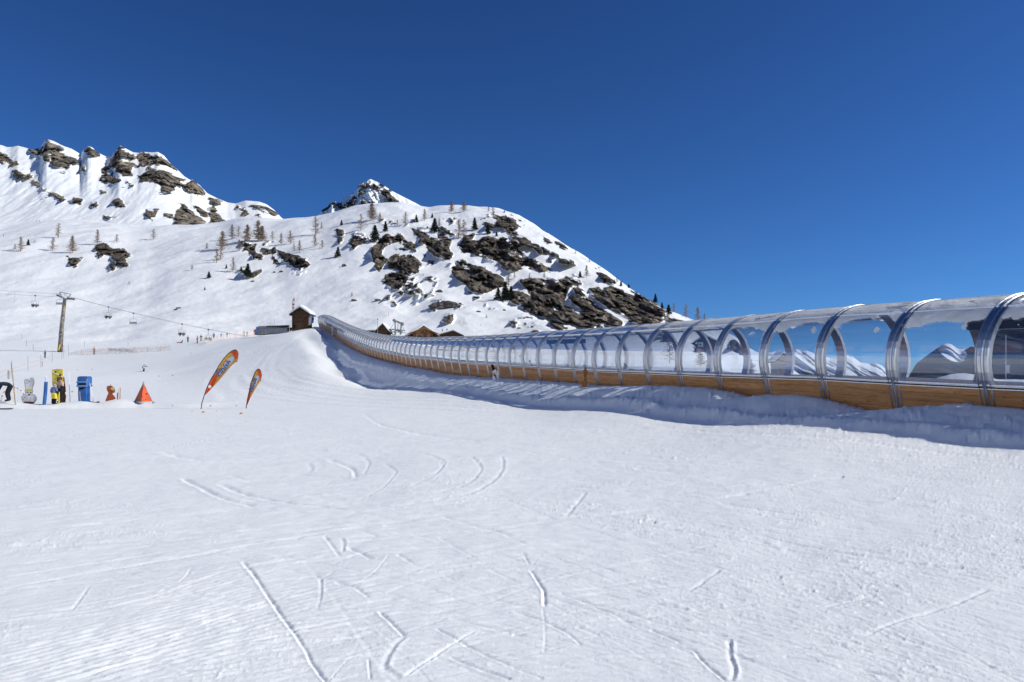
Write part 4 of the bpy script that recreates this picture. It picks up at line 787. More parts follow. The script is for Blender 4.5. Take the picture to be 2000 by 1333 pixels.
def person(loc, face, H, pose, jacket, trousers, head, label, boots=None, cat='person', skis=None, asym=None, group=None, bulk=1.0):
    """one continuous body; face = direction (radians, 0 = away from camera, pi = to the camera, +pi/2 = to the left)"""
    p = {k: Vector(v) for k, v in POSES[pose].items()}; k = H/1.75
    mir = lambda v, s: Vector((v.x*s, v.y, v.z))
    V = [p['pel'], p['che'], p['nec'], p['hea']]; R = [(.145,.12),(.165,.125),(.062,.062),(.098,.108)]; E = [(0,1),(1,2),(2,3)]; B = ['j','j','s','s']
    top = p['hea'] + (p['hea']-p['nec'])*.35; V.append(top); R.append((.07,.075)); E.append((3,4)); B.append('s')
    for s in (-1, 1):
        q = dict(p)
        if asym: q.update({kk[:-1]: Vector(vv) for kk, vv in asym.items() if kk[-1] == ('L' if s < 0 else 'R')})
        b = len(V)
        V += [mir(q['sh'],s), mir(q['el'],s), mir(q['ha'],s), mir(q['ha'],s) + (q['ha']-q['el']).normalized()*.09 + Vector((0,0,-.01)), mir(q['ha'],s) + Vector((-s*.05,.035,-.02))]
        R += [(.085,.08),(.062,.062),(.042,.04),(.034,.028),(.020,.018)]; E += [(1,b),(b,b+1),(b+1,b+2),(b+2,b+3),(b+2,b+4)]; B += ['j','j','g','g','g']
        b = len(V)
        V += [mir(q['hi'],s), mir(q['kn'],s), mir(q['an'],s), mir(q['to'],s)]; R += [(.115,.12),(.085,.085),(.068,.075),(.05,.045)]; E += [(0,b),(b,b+1),(b+1,b+2),(b+2,b+3)]; B += ['t','t','b','b']
    me = bpy.data.meshes.new('tmp'); me.from_pydata([v*k for v in V], E, []); ob = bpy.data.objects.new('tmp', me); COL.objects.link(ob)
    md = ob.modifiers.new('s', 'SKIN'); sv = me.skin_vertices[0].data
    for i, r in enumerate(R): q_ = k*(bulk if not 2 <= i <= 4 else 1); sv[i].radius = (r[0]*q_, r[1]*q_)
    sv[0].use_root = True
    ob.modifiers.new('u', 'SUBSURF').levels = 1
    bpy.context.view_layer.update()
    m2 = bpy.data.meshes.new_from_object(ob.evaluated_get(bpy.context.evaluated_depsgraph_get())); bpy.data.objects.remove(ob); bpy.data.meshes.remove(me)
    m2.name = 'body'; m2.materials.clear()
    slots = {'j': jacket, 't': trousers, 's': SKIN, 'g': BLACK, 'b': boots or BLACK}; order = list(slots)
    for q in order: m2.materials.append(slots[q])
    pts = np.array([tuple(v*k) for v in V]); segs = [(pts[a], pts[b], B[b]) for a, b in E]
    for f in m2.polygons:
        c = np.array(f.center); best = 1e9; bb = 'j'
        for a, b, t in segs:
            d = b-a; u = min(max(((c-a)@d)/(d@d), 0), 1); dist = np.linalg.norm(c-a-d*u)
            if dist < best: best, bb = dist, t
        f.material_index = order.index(bb); f.use_smooth = True
    root = thing('person', label, cat, loc, face, group)
    o = bpy.data.objects.new('body', m2); link(o, root)
    hd = V[3]*k; upv = (p['hea']-p['nec']).normalized()
    hb = MB().ball(hd + upv*.035*k + Vector((0,-.02*k,0)), .118*k, .13*k, .115*k, 12, 8); hb.build('helmet', head, root, smooth=True)
    fb = MB().ball(hd + Vector((0,.10*k,.02*k)), .075*k, .035*k, .035*k, 8, 5); fb.build('goggles', GLASSD, root, smooth=True)
    MB().ball(hd + Vector((0,.115*k,-.03*k)), .013*k, .022*k, .02*k, 6, 4).build('nose', SKIN, root, smooth=True)
    if skis:
        for s in (-1, 1):
            b = MB(); b.box(s*.13*k-.04, s*.13*k+.04, -.7, .85, .0, .03); b.box(s*.13*k-.035, s*.13*k+.035, .85, .95, .01, .07); b.build('ski', skis, root)
    return root
def stand_at(u, v, Yn=None):
    g = ground_hit(u, v) if Yn is None else P(u, v, Yn)
    if Yn is not None: g.z = zat(g.x, g.y)
    return g
LG = mat('light_blue_jacket', (.16,.30,.50), .8); WJ = mat('pale_jacket', (.55,.53,.52), .8); YT = mat('yellow_trousers', (.55,.42,.05), .8)
PP = [ # u, v(feet), px height, pose, jacket, trousers, helmet, skis, face deg, label
 (280,726,17,'ski',WJ,GREY,WHITE,BLACK,-90,'skier in pale jacket crouching as they glide right across the open piste'),
 (88,699.5,15,'stand',BLUE,BLACK,BROWN,None,150,'person in bright blue jacket walking beside the left rope fence'),
 (184,693,15.5,'stand',WJ,BLACK,PALEO,None,170,'person in pale jacket and orange hat standing behind the left safety net'),
 (367,669,13.5,'stand',LG,BLACK,GREY,None,160,'person in light blue jacket standing left of the group by the piste net'),
 (385.5,671,15,'stand',RED,RED,BLACK,BLACK,90,'person in red ski suit with an arm held out, nearest the open piste'),
 (392.5,666.5,13,'stand',BLACK,YT,BLACK,BLACK,200,'person in dark jacket and yellow trousers behind the one in red'),
 (403,665,7.5,'stand',GREY,BLACK,GREY,None,180,'small child in grey behind the left end of the piste net'),
 (408.5,665,7,'stand',BLACK,BLACK,BROWN,None,180,'small child in black just behind the piste net, next to the grey one'),
 (417.5,662,12,'stand',BLUE2,BLACK,BLUE,None,180,'person in blue jacket standing tall behind the piste net'),
 (432,660,9,'stand',LG,GREY,GREY,None,150,'person in pale blue half hidden behind the middle of the piste net'),
 (443.5,659,9,'stand',BLACK,BROWN,BLACK,None,180,'person in dark jacket half hidden behind the middle of the piste net'),
 (477,657,11,'stand',WJ,PINK,WHITE,None,180,'person in whitish clothing at the right end of the piste net'),
 (482.5,657,9.5,'stand',BLACK,BROWN,BLACK,None,180,'person in black at the right end of the piste net'),
 (353,671,13,'down',BLACK,RED,BLACK,None,100,'person sitting on the snow with legs stretched out near the lift'),
 (864,648.5,6,'stand',BLACK,BLACK,BLACK,None,180,'left one of two tiny figures on the snow above the rightmost chalet'),
 (873,648,6.5,'stand',BLACK,BLACK,BLACK,None,180,'right one of two tiny figures on the snow above the rightmost chalet'),
 (71,434,3.6,'stand',GREY,BLACK,BLACK,None,180,'left one of two specks of skiers high on the bowl'),
 (77.5,434,3.6,'stand',BLACK,BLACK,BLACK,None,180,'right one of two specks of skiers high on the bowl'),
 (6.5,462,4.2,'stand',BLACK,BLACK,BLACK,None,180,'lone speck of a skier at the left edge high on the bowl')]
for (u, v, hp, pose, j, t, h, sk, fd, lab) in PP:
    g = ground_hit(u, v); scale = g.y/F*hp
    std = {'stand':1.73, 'ski':1.42, 'down':.86}[pose]; H = scale/std*1.75
    H = min(H, 2.0) if H > 1.2 else max(H, 1.0)
    asym = {'elR': (.42,.0,1.32), 'haR': (.62,.08,1.38)} if 'arm held out' in lab else None
    person(g, math.radians(fd), H, pose, j, t, h, lab, skis=sk, asym=asym)
# ---- children's area, 40 m away
YC = 41.0
def gz(u, Y): g = P(u, 780, Y); return zat(g.x, g.y)
def W(u, v, Y=YC): return P(u, v, Y)
def plate(pts, Y, th, lean=0.0, mi=0, b=None):
    b = b or MB(); b.prism([tuple(p) for p in pts], lambda p, s: W(p[0], p[1], Y) + Vector((0, s*th, 0)), mi); return b
def base_at(u, Y=YC, v=790): g = W(u, v, Y); return Vector((g.x, g.y, zat(g.x, g.y)))
def smooth_poly(pts, n=4):
    p = np.array(pts+[pts[0]], float); m = len(pts); out = []
    for i in range(m):
        p0, p1, p2, p3 = p[(i-1) % m], p[i], p[(i+1) % m], p[(i+2) % m]
        for k in range(n):
            t = k/n; out.append(tuple(.5*((2*p1)+(-p0+p2)*t+(2*p0-5*p1+4*p2-p3)*t*t+(-p0+3*p1-3*p2+p3)*t**3)))
    return out
# bent-over adult at the left edge
person(base_at(16, 40.6), math.radians(105), 1.72, 'bend', DARKBLUE, BLACK, GREY, 'adult in dark jacket bending over in the hoop at the left edge', boots=BLACK)
b0_ = base_at(8, 41.2)
T_ = Th('play_hoop', 'thin orange and white striped hoop arching over the bending adult', 'hoop', b0_)
for seg in range(22):
    a0, a1 = math.pi*seg/22, math.pi*(seg+1)/22
    pts = [W(26-25*math.cos(a), 797-40*math.sin(a)**.75, 41.2) for a in (a0, (a0+a1)/2, a1)]
    T_.part('hoop_segment', MB().tube(pts, .022, 6), ORANGE if seg % 2 else WHITE)
pts = [W(22,705,40.2), W(25,735,40.2), W(28,770,40.2), W(31,798,40.2)]
plain('bamboo_pole', MB().tube(pts, [.018,.022,.025,.03], 7), BAMBOO, 'leaning bamboo pole standing left of the white rabbit board', 'pole', base=base_at(31, 40.2))
# rabbit board
rb_ = base_at(57, 41); T_ = Th('rabbit_cutout', 'white rabbit-shaped plywood board with outlined ears and yellow headband', 'cutout board', rb_)
body = smooth_poly([(45,786),(42,778),(44,773),(48,771),(50,768),(48.5,763),(50,760),(48.5,752),(48,744),(51,741.5),(56,742),(57,747),(60,739.5),(64,738.5),(67,743),(66.5,751),(63.5,759),(64.5,764),(62.5,769),(66,771),(70,774),(72,780),(68,786),(66,788),(48,788)], 3)
T_.part('board', plate(body, 41, .025), WHITE)
ol = MB(); 
def line(b, pts, Y, r=.012): b.tube([W(u, v, Y) for u, v in pts], r, 5)
line(ol, body+[body[0]], 40.992, .009)
for l in ([(49,746),(52,750),(56,748)],[(59,757),(60,747),(63,742),(65,747),(63,757)],[(52,788),(53,780),(55,776)],[(58,788),(59,780),(61,776)],[(48,775),(46,781),(48,786)],[(67,775),(70,780),(67,786)],[(50,768),(54,766)],[(60,766),(64,768)]): line(ol, l, 40.99, .0055)
T_.part('painted_outline', ol, BROWN)
T_.part('headband', plate([(52,760),(62.5,760),(62.5,764),(52,764)], 40.98, .015), YEL)
hd_ = MB(); hd_.ball(W(56.5,771.5,40.97), .05, .03, .05); T_.part('nose', hd_, BROWN)
e_ = MB(); e_.ball(W(54,767,40.97), .025,.02,.03); e_.ball(W(59.5,767,40.97), .025,.02,.03); T_.part('eyes', e_, BLACK)
T_.part('banner', plate([(47,785.2),(66,785.2),(65,789),(48,789)], 40.97, .02), BROWN)
for u in (53.5, 58): T_.part('stake', MB().tube([W(u,788,41.01), W(u,798,41.01)], .025, 6), WHITE)
# blue padded post with white hand
pb_ = base_at(85, 40.6); T_ = Th('padded_post', 'blue foam padded post with a small white hand sign on top', 'padded post', pb_)
T_.part('padding', MB().tube([W(90,746,40.6), W(88.5,770,40.6), W(85.5,797.5,40.6)], [.085,.09,.085], 14), BLUE, smooth=False)
T_.part('post', MB().tube([W(90,735,40.62), W(90,747,40.62)], .03, 8), WHITE)
hnd = smooth_poly([(88,744),(87,740),(86.8,737),(88,736.5),(88.4,734.5),(89.4,733.8),(90.2,734.2),(90.6,736.5),(91.8,737.4),(91.6,741),(91,744)], 2); T_.part('hand_sign', plate(hnd, 40.58, .02), WHITE)
# yellow board with two skier pictures
yb_ = base_at(112, 41.3); T_ = Th('exercise_board', 'tall yellow board with two little skier pictures above the children', 'sign board', yb_)
T_.part('board', plate([(101.3,722.5),(112,721),(122.6,721.4),(122.8,752.5),(112,753.5),(102,753.8)], 41.3, .03), YEL)
sk_ = MB()
for (p, q, w) in (((102.5,726.5),(122,737),1.1), ((104,743.5),(122.5,753),1.1)):
    plate([(p[0],p[1]-w),(q[0],q[1]-w),(q[0],q[1]+w*.4),(p[0],p[1]+w*.4)], 41.285, .012, b=sk_)
T_.part('painted_skis', sk_, WHITE)
fg = MB()
for (c, hh) in (((108,727),3), ((117,733),4), ((112.5,742),8)):
    plate(smooth_poly([(c[0]-1.6,c[1]+hh*.4),(c[0]-1.3,c[1]-hh*.3),(c[0],c[1]-hh*.7),(c[0]+1.4,c[1]-hh*.2),(c[0]+1.8,c[1]+hh*.5)],2), 41.27, .012, b=fg)
T_.part('painted_figure', fg, BROWN)
for u in (106, 119): T_.part('post', MB().tube([W(u,753,41.33), W(u,792,41.33)], .03, 6), BAMBOO)
person(base_at(105, 40.7), math.radians(-15), 1.08, 'stand', CAMO, YEL, GREY, 'small child in blue patterned jacket and yellow trousers under the yellow board', boots=BLACK, bulk=1.45, asym={'elL':(.30,-.03,1.15),'haL':(.30,.05,.95)})
person(base_at(117.5, 41.0), math.radians(150), 1.38, 'stand', PINK, BLACK, BROWN, 'child in pale pink jacket and black trousers to the right of the one in blue', boots=BLACK, bulk=1.25)
plain('yellow_ski', plate([(112.8,766.5),(113.5,765.5),(116,766),(116.3,789.5),(113.3,789.5)], 40.75, .03), YEL, 'short yellow ski standing upright between the two children', 'ski', base=base_at(114.5,40.75))
T_ = Th('bear_cutout', 'dark brown curved wooden cutout seen from its edge behind the pink child', 'cutout board', base_at(125, 41.6))
T_.part('board', plate(smooth_poly([(121,790),(121.5,770),(121.8,752),(123,737.5),(124.6,738),(125.5,745),(127.2,757),(127.6,765),(126,768),(128,773),(127.5,780),(126,789)],3), 41.6, .05), BROWN)
T_.part('stake', MB().tube([W(128.6,786,41.6), W(129,792,41.6)], .02, 6), WHITE)
plain('slalom_pole', MB().tube([W(134.2,726.5,41.5), W(135.4,756,41.5), W(137,790,41.5)], [.014,.018,.022], 7), WHITE, 'thin white pole standing left of the blue padded gate', 'pole', base=base_at(137,41.5))
# blue padded gate
T_ = Th('padded_figure', 'tall blue padded stand with a rolled hood at the top', 'padded stand', base_at(161, 41.4))
prof_ = smooth_poly([(150.5,740),(151.5,737),(154,735.6),(160,735.3),(167,735.4),(169.5,737),(170,740.5),(169.8,743),(170,748),(169,750.5),(170,755.5),(150.3,755.5),(150.6,751),(149.8,748.5),(150.7,744)],3)
T_.part('hood', plate(prof_, 41.2, .50), BLUE, bevel=.02)
T_.part('hood_lip', MB().tube([W(149.8,746.8,41.17), W(170,746.8,41.17)], .05, 8), BLUE2)
T_.part('hood_lip', MB().tube([W(150,754.5,41.17), W(170,754.5,41.17)], .055, 8), BLUE2)
T_.part('mouth', plate(smooth_poly([(153.5,749.3),(168,748.8),(167,751.8),(154,752)],2), 41.185, .02), BLACK)
T_.part('chin_band', plate(smooth_poly([(154,758.2),(165.5,756.4),(162,760.6),(155.5,761)],2), 41.235, .02), BLACK)
T_.part('padding', plate([(152,755),(167.5,755),(168,790),(152.6,790)], 41.25, .45), BLUE, bevel=.02)
sd = MB(); sd.prism([(167.6,752),(173,748.5),(174.5,768),(176.5,786),(168.2,790)], lambda p, s: W(p[0], p[1], 41.42+s*.22)); T_.part('side_wing', sd, BLUE2)
T_.part('stake', MB().tube([W(155.6,765,41.1), W(157.4,789,41.1)], .025, 6), STEEL)
T_.part('guy_line', MB().tube([W(174,743,41.5), W(183,787,41.3)], .012, 5), WHITE)
T_.part('badge', plate(smooth_poly([(168,742),(171,740),(171.5,748),(169,752),(167.5,748)],2), 41.17, .02), GREY)
# small dark lump and orange rope on the snow
plain('rope_coil', MB().ball(base_at(191.5,41.3)+Vector((0,0,.06)), .09,.07,.05).tube([base_at(176,41.2)+Vector((0,0,.04)), base_at(184,41.25)+Vector((0,0,.04)), base_at(192,41.3)+Vector((0,0,.04))], .018, 6), BROWN, 'dark coil of rope lying on the snow right of the blue stand', 'rope', base=base_at(191.5,41.3))
# orange spotted animal cutout
T_ = Th('animal_cutout', 'orange spotted board in the shape of a sitting animal', 'cutout board', base_at(216, 41.2))
T_.part('board', plate(smooth_poly([(206,785),(208,777),(210,772),(211.5,768),(208.5,762),(208.5,755.5),(212,754),(217,754),(221.5,757),(224,760),(224,767),(220,768),(219.5,770.5),(222.5,774),(225.5,779),(221,781.5),(221,784),(224,787.5),(218,787)],2), 41.2, .04), DOTTED)
T_.part('yellow_brow', plate(smooth_poly([(216,759),(218.5,757),(223.5,757),(223,760),(218,761.5)],2), 41.17, .02), YEL)
T_.part('muzzle', plate(smooth_poly([(218,760),(223.8,760),(223.8,764),(219,763)],2), 41.175, .02), GREY)
T_.part('paw', plate(smooth_poly([(220.5,782),(225,780),(226,785),(223,787)],2), 41.18, .02), WHITE)
T_.part('stake', MB().tube([W(216.6,751.5,41.22), W(216.6,790,41.22)], .02, 6), BLUE2)
for i, (u0, v0, m_, w_) in enumerate(((229.5,767,BROWN,.7),(231.6,758,WHITE,.9),(234.5,756.8,PINK,.9))):
    plain('small_ski', plate([(u0-w_,v0+1.5),(u0,v0),(u0+w_,v0+1.5),(u0+w_-.6,782.5),(u0-w_-.6,782.5)], 41.3+i*.06, .03), m_, ['short brown ski, leftmost and lowest of three stuck in the snow','white ski in the middle of three stuck in the snow','pinkish ski, rightmost and tallest of three stuck in the snow'][i], 'ski', 'skis stuck in the snow beside the orange animal board', base=base_at(u0,41.3+i*.06))
# orange pyramid
T_ = Th('pyramid_tent', 'orange canvas pyramid on thin metal legs beside the skis', 'pyramid', base_at(281, 41))
ap = W(280.3,749,41.4); f1, f2, f3 = W(262.5,785,41.2), W(276,785.5,40.6), W(297.5,784.5,41.3); f4 = W(284,783,42.2)
c_ = MB(); c_.add([ap,f1,f2,f3,f4], [(0,1,2),(0,2,3),(0,3,4),(0,4,1),(1,4,3,2)]); cv = T_.part('canvas', c_, ORANGE)
T_.part('side_panel', MB().add([ap+Vector((-.01,-.02,-.1)), f1+Vector((.05,-.03,.03)), f2+Vector((-.03,-.03,.03)), ap+Vector((.02,-.04,-.25)), ap+Vector((-.01,.0,-.1)), f1+Vector((.05,-.01,.03)), f2+Vector((-.03,-.01,.03)), ap+Vector((.02,-.02,-.25))], [(0,1,2,3),(7,6,5,4),(0,4,5,1),(1,5,6,2),(2,6,7,3),(3,7,4,0)]), mat('faded_orange_side', (.40,.22,.15), .8, 0, .2, (10,.3)))
T_.part('top_clamp', MB().tube([W(280.3,745.8,41.4), W(280.3,750.5,41.4)], .04, 8), STEEL)
for p_, q_ in ((f1, W(260,789,41.1)), (f2, W(275,791,40.6)), (f3, W(300.5,791.5,41.2)), (f3, W(302.5,787,41.5))): T_.part('leg', MB().tube([ap if p_ is not f2 else p_, p_, q_] if p_ is not f2 else [p_, q_], .022, 6), STEEL)
T_.part('black_mark', plate(smooth_poly([(284,768.6),(288,769.4),(287,771),(285,770.4)],2), 40.82, .02), BLACK)
T_.part('black_mark', MB().ball(W(284.5,780.5,40.72), .025), BLACK)
plain('rubber_mat', MB().prism([(-2,796.5),(14,797.2),(31,797.8),(16,800.6),(-2,801.5)], lambda p, s: W(p[0], p[1], 40.0 - (p[1]-797)*.25) + Vector((0,0,s*.03))), mat('dark_rubber_mat', (.05,.052,.045), .8), 'dark rubber mat lying on the snow at the left edge', 'mat', base=base_at(8,40))
# faded orange half domes on the snow
DOM = [(397.5,804.5,3.6,'orange half dome at the foot of the larger flag'),(471.5,807,4.0,'orange half dome just left of the smaller flag, the biggest'),(411,792.5,2.6,'small orange half dome between the flags, on the left'),(462,792.5,2.2,'small orange half dome between the flags, on the right'),(141.5,765,2.6,'orange half dome right of the thin white pole'),(151,722.5,1.4,'tiny orange dome above the blue stand, the left one of two'),(180,721.5,1.4,'tiny orange dome above the blue stand, the right one of two'),(310.5,734.5,1.7,'tiny orange dome up the slope from the pyramid, left one'),(337.5,733,1.7,'tiny orange dome up the slope from the pyramid, right one'),(337,791.5,1.6,'small faded orange marker right of the pyramid'),(375,802.5,1.5,'small faded orange marker left of the larger flag'),(423,802.5,1.4,'small faded orange marker right of the larger flag'),(372.5,690,1.2,'tiny orange dome high on the piste above the larger flag')]
for (u, v, r, lab) in DOM:
    g = ground_hit(u, v+r*.5); R0 = r*g.y/F; b = MB(); vs, fs = [], []
    for i in range(5):
        th_ = math.pi/2*i/4
        for k in range(10): q = 2*math.pi*k/10; vs.append((R0*math.cos(th_)*math.cos(q), R0*math.cos(th_)*math.sin(q), R0*.95*math.sin(th_)-.01))
    for i in range(4):
        for k in range(10): fs.append((i*10+k, i*10+(k+1)%10, (i+1)*10+(k+1)%10, (i+1)*10+k))
    b.add(vs, fs); o = b.build('marker_dome', PALEO, None, smooth=True); o.location = g; tag(o, lab, 'marker dome', 'orange marker domes scattered on the snow')
# ---- feather flags
def cloth(name, c):
    m = mat(name, c, .7, 0, .15, (6,.06)); N, L = m.node_tree.nodes, m.node_tree.links; t = N.new('ShaderNodeBsdfTranslucent'); t.inputs['Color'].default_value = (*c, 1)
    x = N.new('ShaderNodeMixShader'); x.inputs[0].default_value = .45; L.new(N['Principled BSDF'].outputs[0], x.inputs[1]); L.new(t.outputs[0], x.inputs[2]); L.new(x.outputs[0], N['Material Output'].inputs['Surface']); return m
CLOTHS = [cloth('flag_orange_red', (.90,.20,.07)), cloth('flag_yellow', (.92,.56,.12)), cloth('flag_white', (.85,.85,.87)), cloth('flag_grey_line', (.42,.40,.42))]
def flag(lead, trail, pole, Y, label, txt, mirror, tc, tang, tsize, basept, emblem=None):
    g = base_at(basept[0], Y, basept[1]); T_ = Th('feather_flag', label, 'flag', g)
    L_ = pchip(np.linspace(0,1,len(lead)), np.array(lead, float), np.linspace(0,1,49)); R2 = pchip(np.linspace(0,1,len(trail)), np.array(trail, float), np.linspace(0,1,49))
    b = MB(); nw = 16; vs = []; fs = []; ms = []
    for side in (0, 1):
        for i in range(49):
            for j in range(nw+1):
                w = j/nw; p = L_[i]*(1-w)+R2[i]*w; s = i/48
                vs.append(W(p[0], p[1], Y + .10*math.sin(w*2.6+s*3)*w + side*.008))
    for side in (0, 1):
        o_ = side*49*(nw+1)
        for i in range(48):
            for j in range(nw):
                a = o_+i*(nw+1)+j; q = (a, a+1, a+nw+2, a+nw+1); s = (i+.5)/48; w = (j+.5)/nw
                oval = ((s-.53)/.22)**2 + ((w-.56)/.25)**2
                mi = 0 if (s < .27+.06*math.sin(w*5) or s > .79-.06*(1-w)) else (2 if oval < 1 and s > .2 else (3 if oval < 1.25 else 1))
                if w > .93 and s < .86: mi = 1
                fs.append(q if side else q[::-1]); ms.append(mi)
    b.v = [tuple(x) for x in vs]; b.f = fs; b.m = ms
    T_.part('cloth', b, CLOTHS, smooth=True)
    T_.part('mast', MB().tube([W(u, v, Y+.004) for u, v in pole], [.022]*len(pole), 7), mat('black_mast', (.03,.03,.035), .4))
    T_.part('mast_base', MB().tube([W(basept[0]+.3, basept[1]-9, Y+.004), W(basept[0], basept[1]+1, Y+.004)], .03, 8), mat('pale_mast', (.45,.36,.3), .5))
    me = text_mesh(txt, tsize*Y/F, mat('flag_blue_letters', (.10,.17,.38), .6), 'lettering', .003, .15, .010)
    o = bpy.data.objects.new('lettering', me); link(o, T_.o); c = W(tc[0], tc[1], Y-.02 if Y else Y)
    M_ = Matrix.Translation(c - T_.loc) @ Matrix.Rotation(math.radians(tang), 4, 'Y') @ Matrix.Rotation(math.pi/2, 4, 'X')
    if mirror: M_ = M_ @ Matrix.Rotation(math.pi, 4, 'Y')
    o.matrix_basis = M_
    if emblem: T_.part('round_badge', plate([(emblem[0]+emblem[2]*math.cos(q*math.pi/6), emblem[1]+emblem[2]*math.sin(q*math.pi/6)) for q in range(12)], Y-.02, .01), WHITE)
flag([(400,772.5),(404,758),(411.5,742),(420,728),(428,714),(437,701),(446,691),(453,686),(459,683.5),(463,685.5)], [(400,772.5),(407,766),(421,751),(437,733),(447,721),(454,713),(459,709.5),(463,705),(465.5,695),(464.5,688)],
     [(392.5,804),(394,789),(398,776),(404,758),(411.5,742),(420,728),(428,714),(437,701),(446,691),(453,686),(459,683.5),(463,685.5),(465.3,691),(464.5,699),(462,708)], 38.3,
     'larger orange and yellow feather flag reading Finish, bending right on its mast', 'Finish', False, (436.8,719.8), -46, 16.5, (392.3,806.5), (409.5,755.5,3.2))
flag([(481,795.5),(483,782),(487,764),(490,749),(495,736),(499,726),(502.5,722.3),(505.5,721),(508,722)], [(481,795.5),(485,787),(490,776),(494.5,768),(499,760),(503.5,752.5),(508,745.5),(511,734),(509.8,725.5)],
     [(480.2,808),(481,795),(483,782),(487,764),(490,749),(495,736),(499,726),(502.5,722.3),(505.5,721),(509,724.5),(511,733),(508.5,745)], 38.8,
     'smaller orange and yellow feather flag reading Finish, standing right of the larger one', 'Finish', True, (495.3,752.5), -64, 12.5, (480.2,809.5))
# red and white flag behind the log hut
g = ground_hit(571, 642); g = P(571, 640, g.y-.5 if g.y < 200 else 192); g.z = zat(g.x, g.y); T_ = Th('feather_flag', 'narrow red and white feather flag rising behind the log hut', 'flag', g); Yf = g.y
cl = MB(); zones = [(582,588,0),(588,593,1),(593,597,0),(597,600,1),(600,604,0),(604,606,1)]
for (a, b_, mi) in zones:
    fx = lambda v: 575.2 - max(0, (v-600))*.55; lx = lambda v: 571 + max(0, 587-v)*.75
    cl.prism([(lx(a),a),(fx(a),a),(fx(b_),b_),(lx(b_),b_)], lambda p, s: W(p[0], p[1], Yf+s*.03), mi)
T_.part('cloth', cl, [ORANGE, WHITE]); T_.part('mast', MB().tube([W(575,581.5,Yf), W(572.5,584,Yf), W(570.8,590,Yf), W(570.5,607,Yf), g], .05, 6), STEEL)
# ---- buildings
def hut(name, label, cat, u0, u1, vb, ve, vr, Y, depth, wall, roof_t, over, rz=0.0, gap=.35, ridge_u=None, sink=1.5, win=None, snow=.45):
    """gable towards the camera; ve eave pixel, vr ridge pixel, vb base pixel"""
    c = W((u0+u1)/2, vb, Y); wd = (u1-u0)*Y/F; he = (vb-ve)*Y/F; hr = (vb-vr)*Y/F; base = Vector((c.x, c.y, c.z-sink)); root = thing(name, label, cat, base, rz)
    hw = wd/2; ru = 0 if ridge_u is None else (ridge_u-(u0+u1)/2)*Y/F
    hw2, s_ = hw, sink
    w = MB(); w.prism([(-hw,0),(hw,0),(hw,he+s_),(ru,hr+s_-.05),(-hw,he+s_)], lambda p, s: (p[0], s*depth, p[1])); wo_ = w.build('wall', wall, root)
    r = MB(); sn = MB()
    for sgn in (-1, 1):
        ex = sgn*(hw+over); ez = he+s_ - over*(hr-he)/hw*1.0
        n = Vector((-(hr+s_-ez), 0, (ex-ru)))*(1 if sgn > 0 else -1); n.normalize(); n = Vector((abs(n.x)*sgn, 0, abs(n.z)))
        A = Vector((ru,0,hr+s_)); B_ = Vector((ex,0,ez))
        for (mb, t0, t1, of, mg) in ((r, 0, roof_t, over, 0), (sn, roof_t, roof_t+snow, over-.08, .05)):
            pts = [A+Vector((0,0,t0*1.1)), B_+Vector((0,0,t0)), B_+Vector((-sgn*mg*3,0,t1)), A+Vector((0,0,t1*1.1))]
            vs = []
            for yy in (-of, depth+of): vs += [p + Vector((0,yy,0)) for p in pts]
            mb.add(vs, [(3,2,1,0),(4,5,6,7),(0,1,5,4),(1,2,6,5),(2,3,7,6),(3,0,4,7)])
    ro = r.build('roof', EAVE, root)
    so = sn.build('snow_cover', SNOWB, ro, bevel=min(.5, snow*.3), smooth=False)
    if win:
        for (wx, wz, ww, wh) in win:
            f = MB(); f.box(wx-ww/2-.08, wx+ww/2+.08, -.06, .02, wz+s_-.08, wz+s_+wh+.08); fo = f.build('window', WHITE, root); MB().box(wx-ww/2, wx+ww/2, -.09, -.055, wz+s_, wz+s_+wh).build('pane', GLASSD, fo)
    return root
hy = 190.0
hr_ = hut('log_hut', 'small dark log hut with thick snow on its roof above the piste', 'hut', 571.5, 601, 638.5, 612.5, 602.8, hy, 4.2, DWOOD, .22, .75, snow=.7, sink=1.2)
for i, (x0, z0, x1, z1) in enumerate(((.3,1.6,1.5,2.9),(-1.2,.4,-.5,1.1))):
    MB().tube([(x0,-.12,z0+1.2),(x1,-.12,z1+1.2)], .07, 6).build('diagonal_brace', CHWOOD, hr_)
for s in (-1, 1): MB().box(s*1.87-.14, s*1.87+.14, -.16, .0, 0, 4.4).build('corner_post', DWOOD, hr_)
b = MB(); b.prism([(603,614.5),(609,617),(609.5,634),(603,636)], lambda p, s: W(p[0], p[1], hy+1.0+s*2)); plain('white_screen', b, WHITE, 'white canvas screen joining the log hut to the blue pad', 'screen', base=W(606,636,hy+1))
b = MB(); b.prism([(608.6,617.6),(613,617.8),(612.8,630.5),(608,633)], lambda p, s: W(p[0], p[1], hy-.2+s*.6)); T_ = Th('blue_pad', 'upright blue safety pad between the log hut and the tunnel mouth', 'pad', W(610.5,632,hy)); T_.part('padding', b, BLUE, bevel=.05)
b = MB(); b.prism(smooth_poly([(610,621.5),(613,621.5),(613,625),(610.5,624.5)],2), lambda p, s: W(p[0], p[1], hy-.32+s*.1)); T_.part('black_logo', b, BLACK)
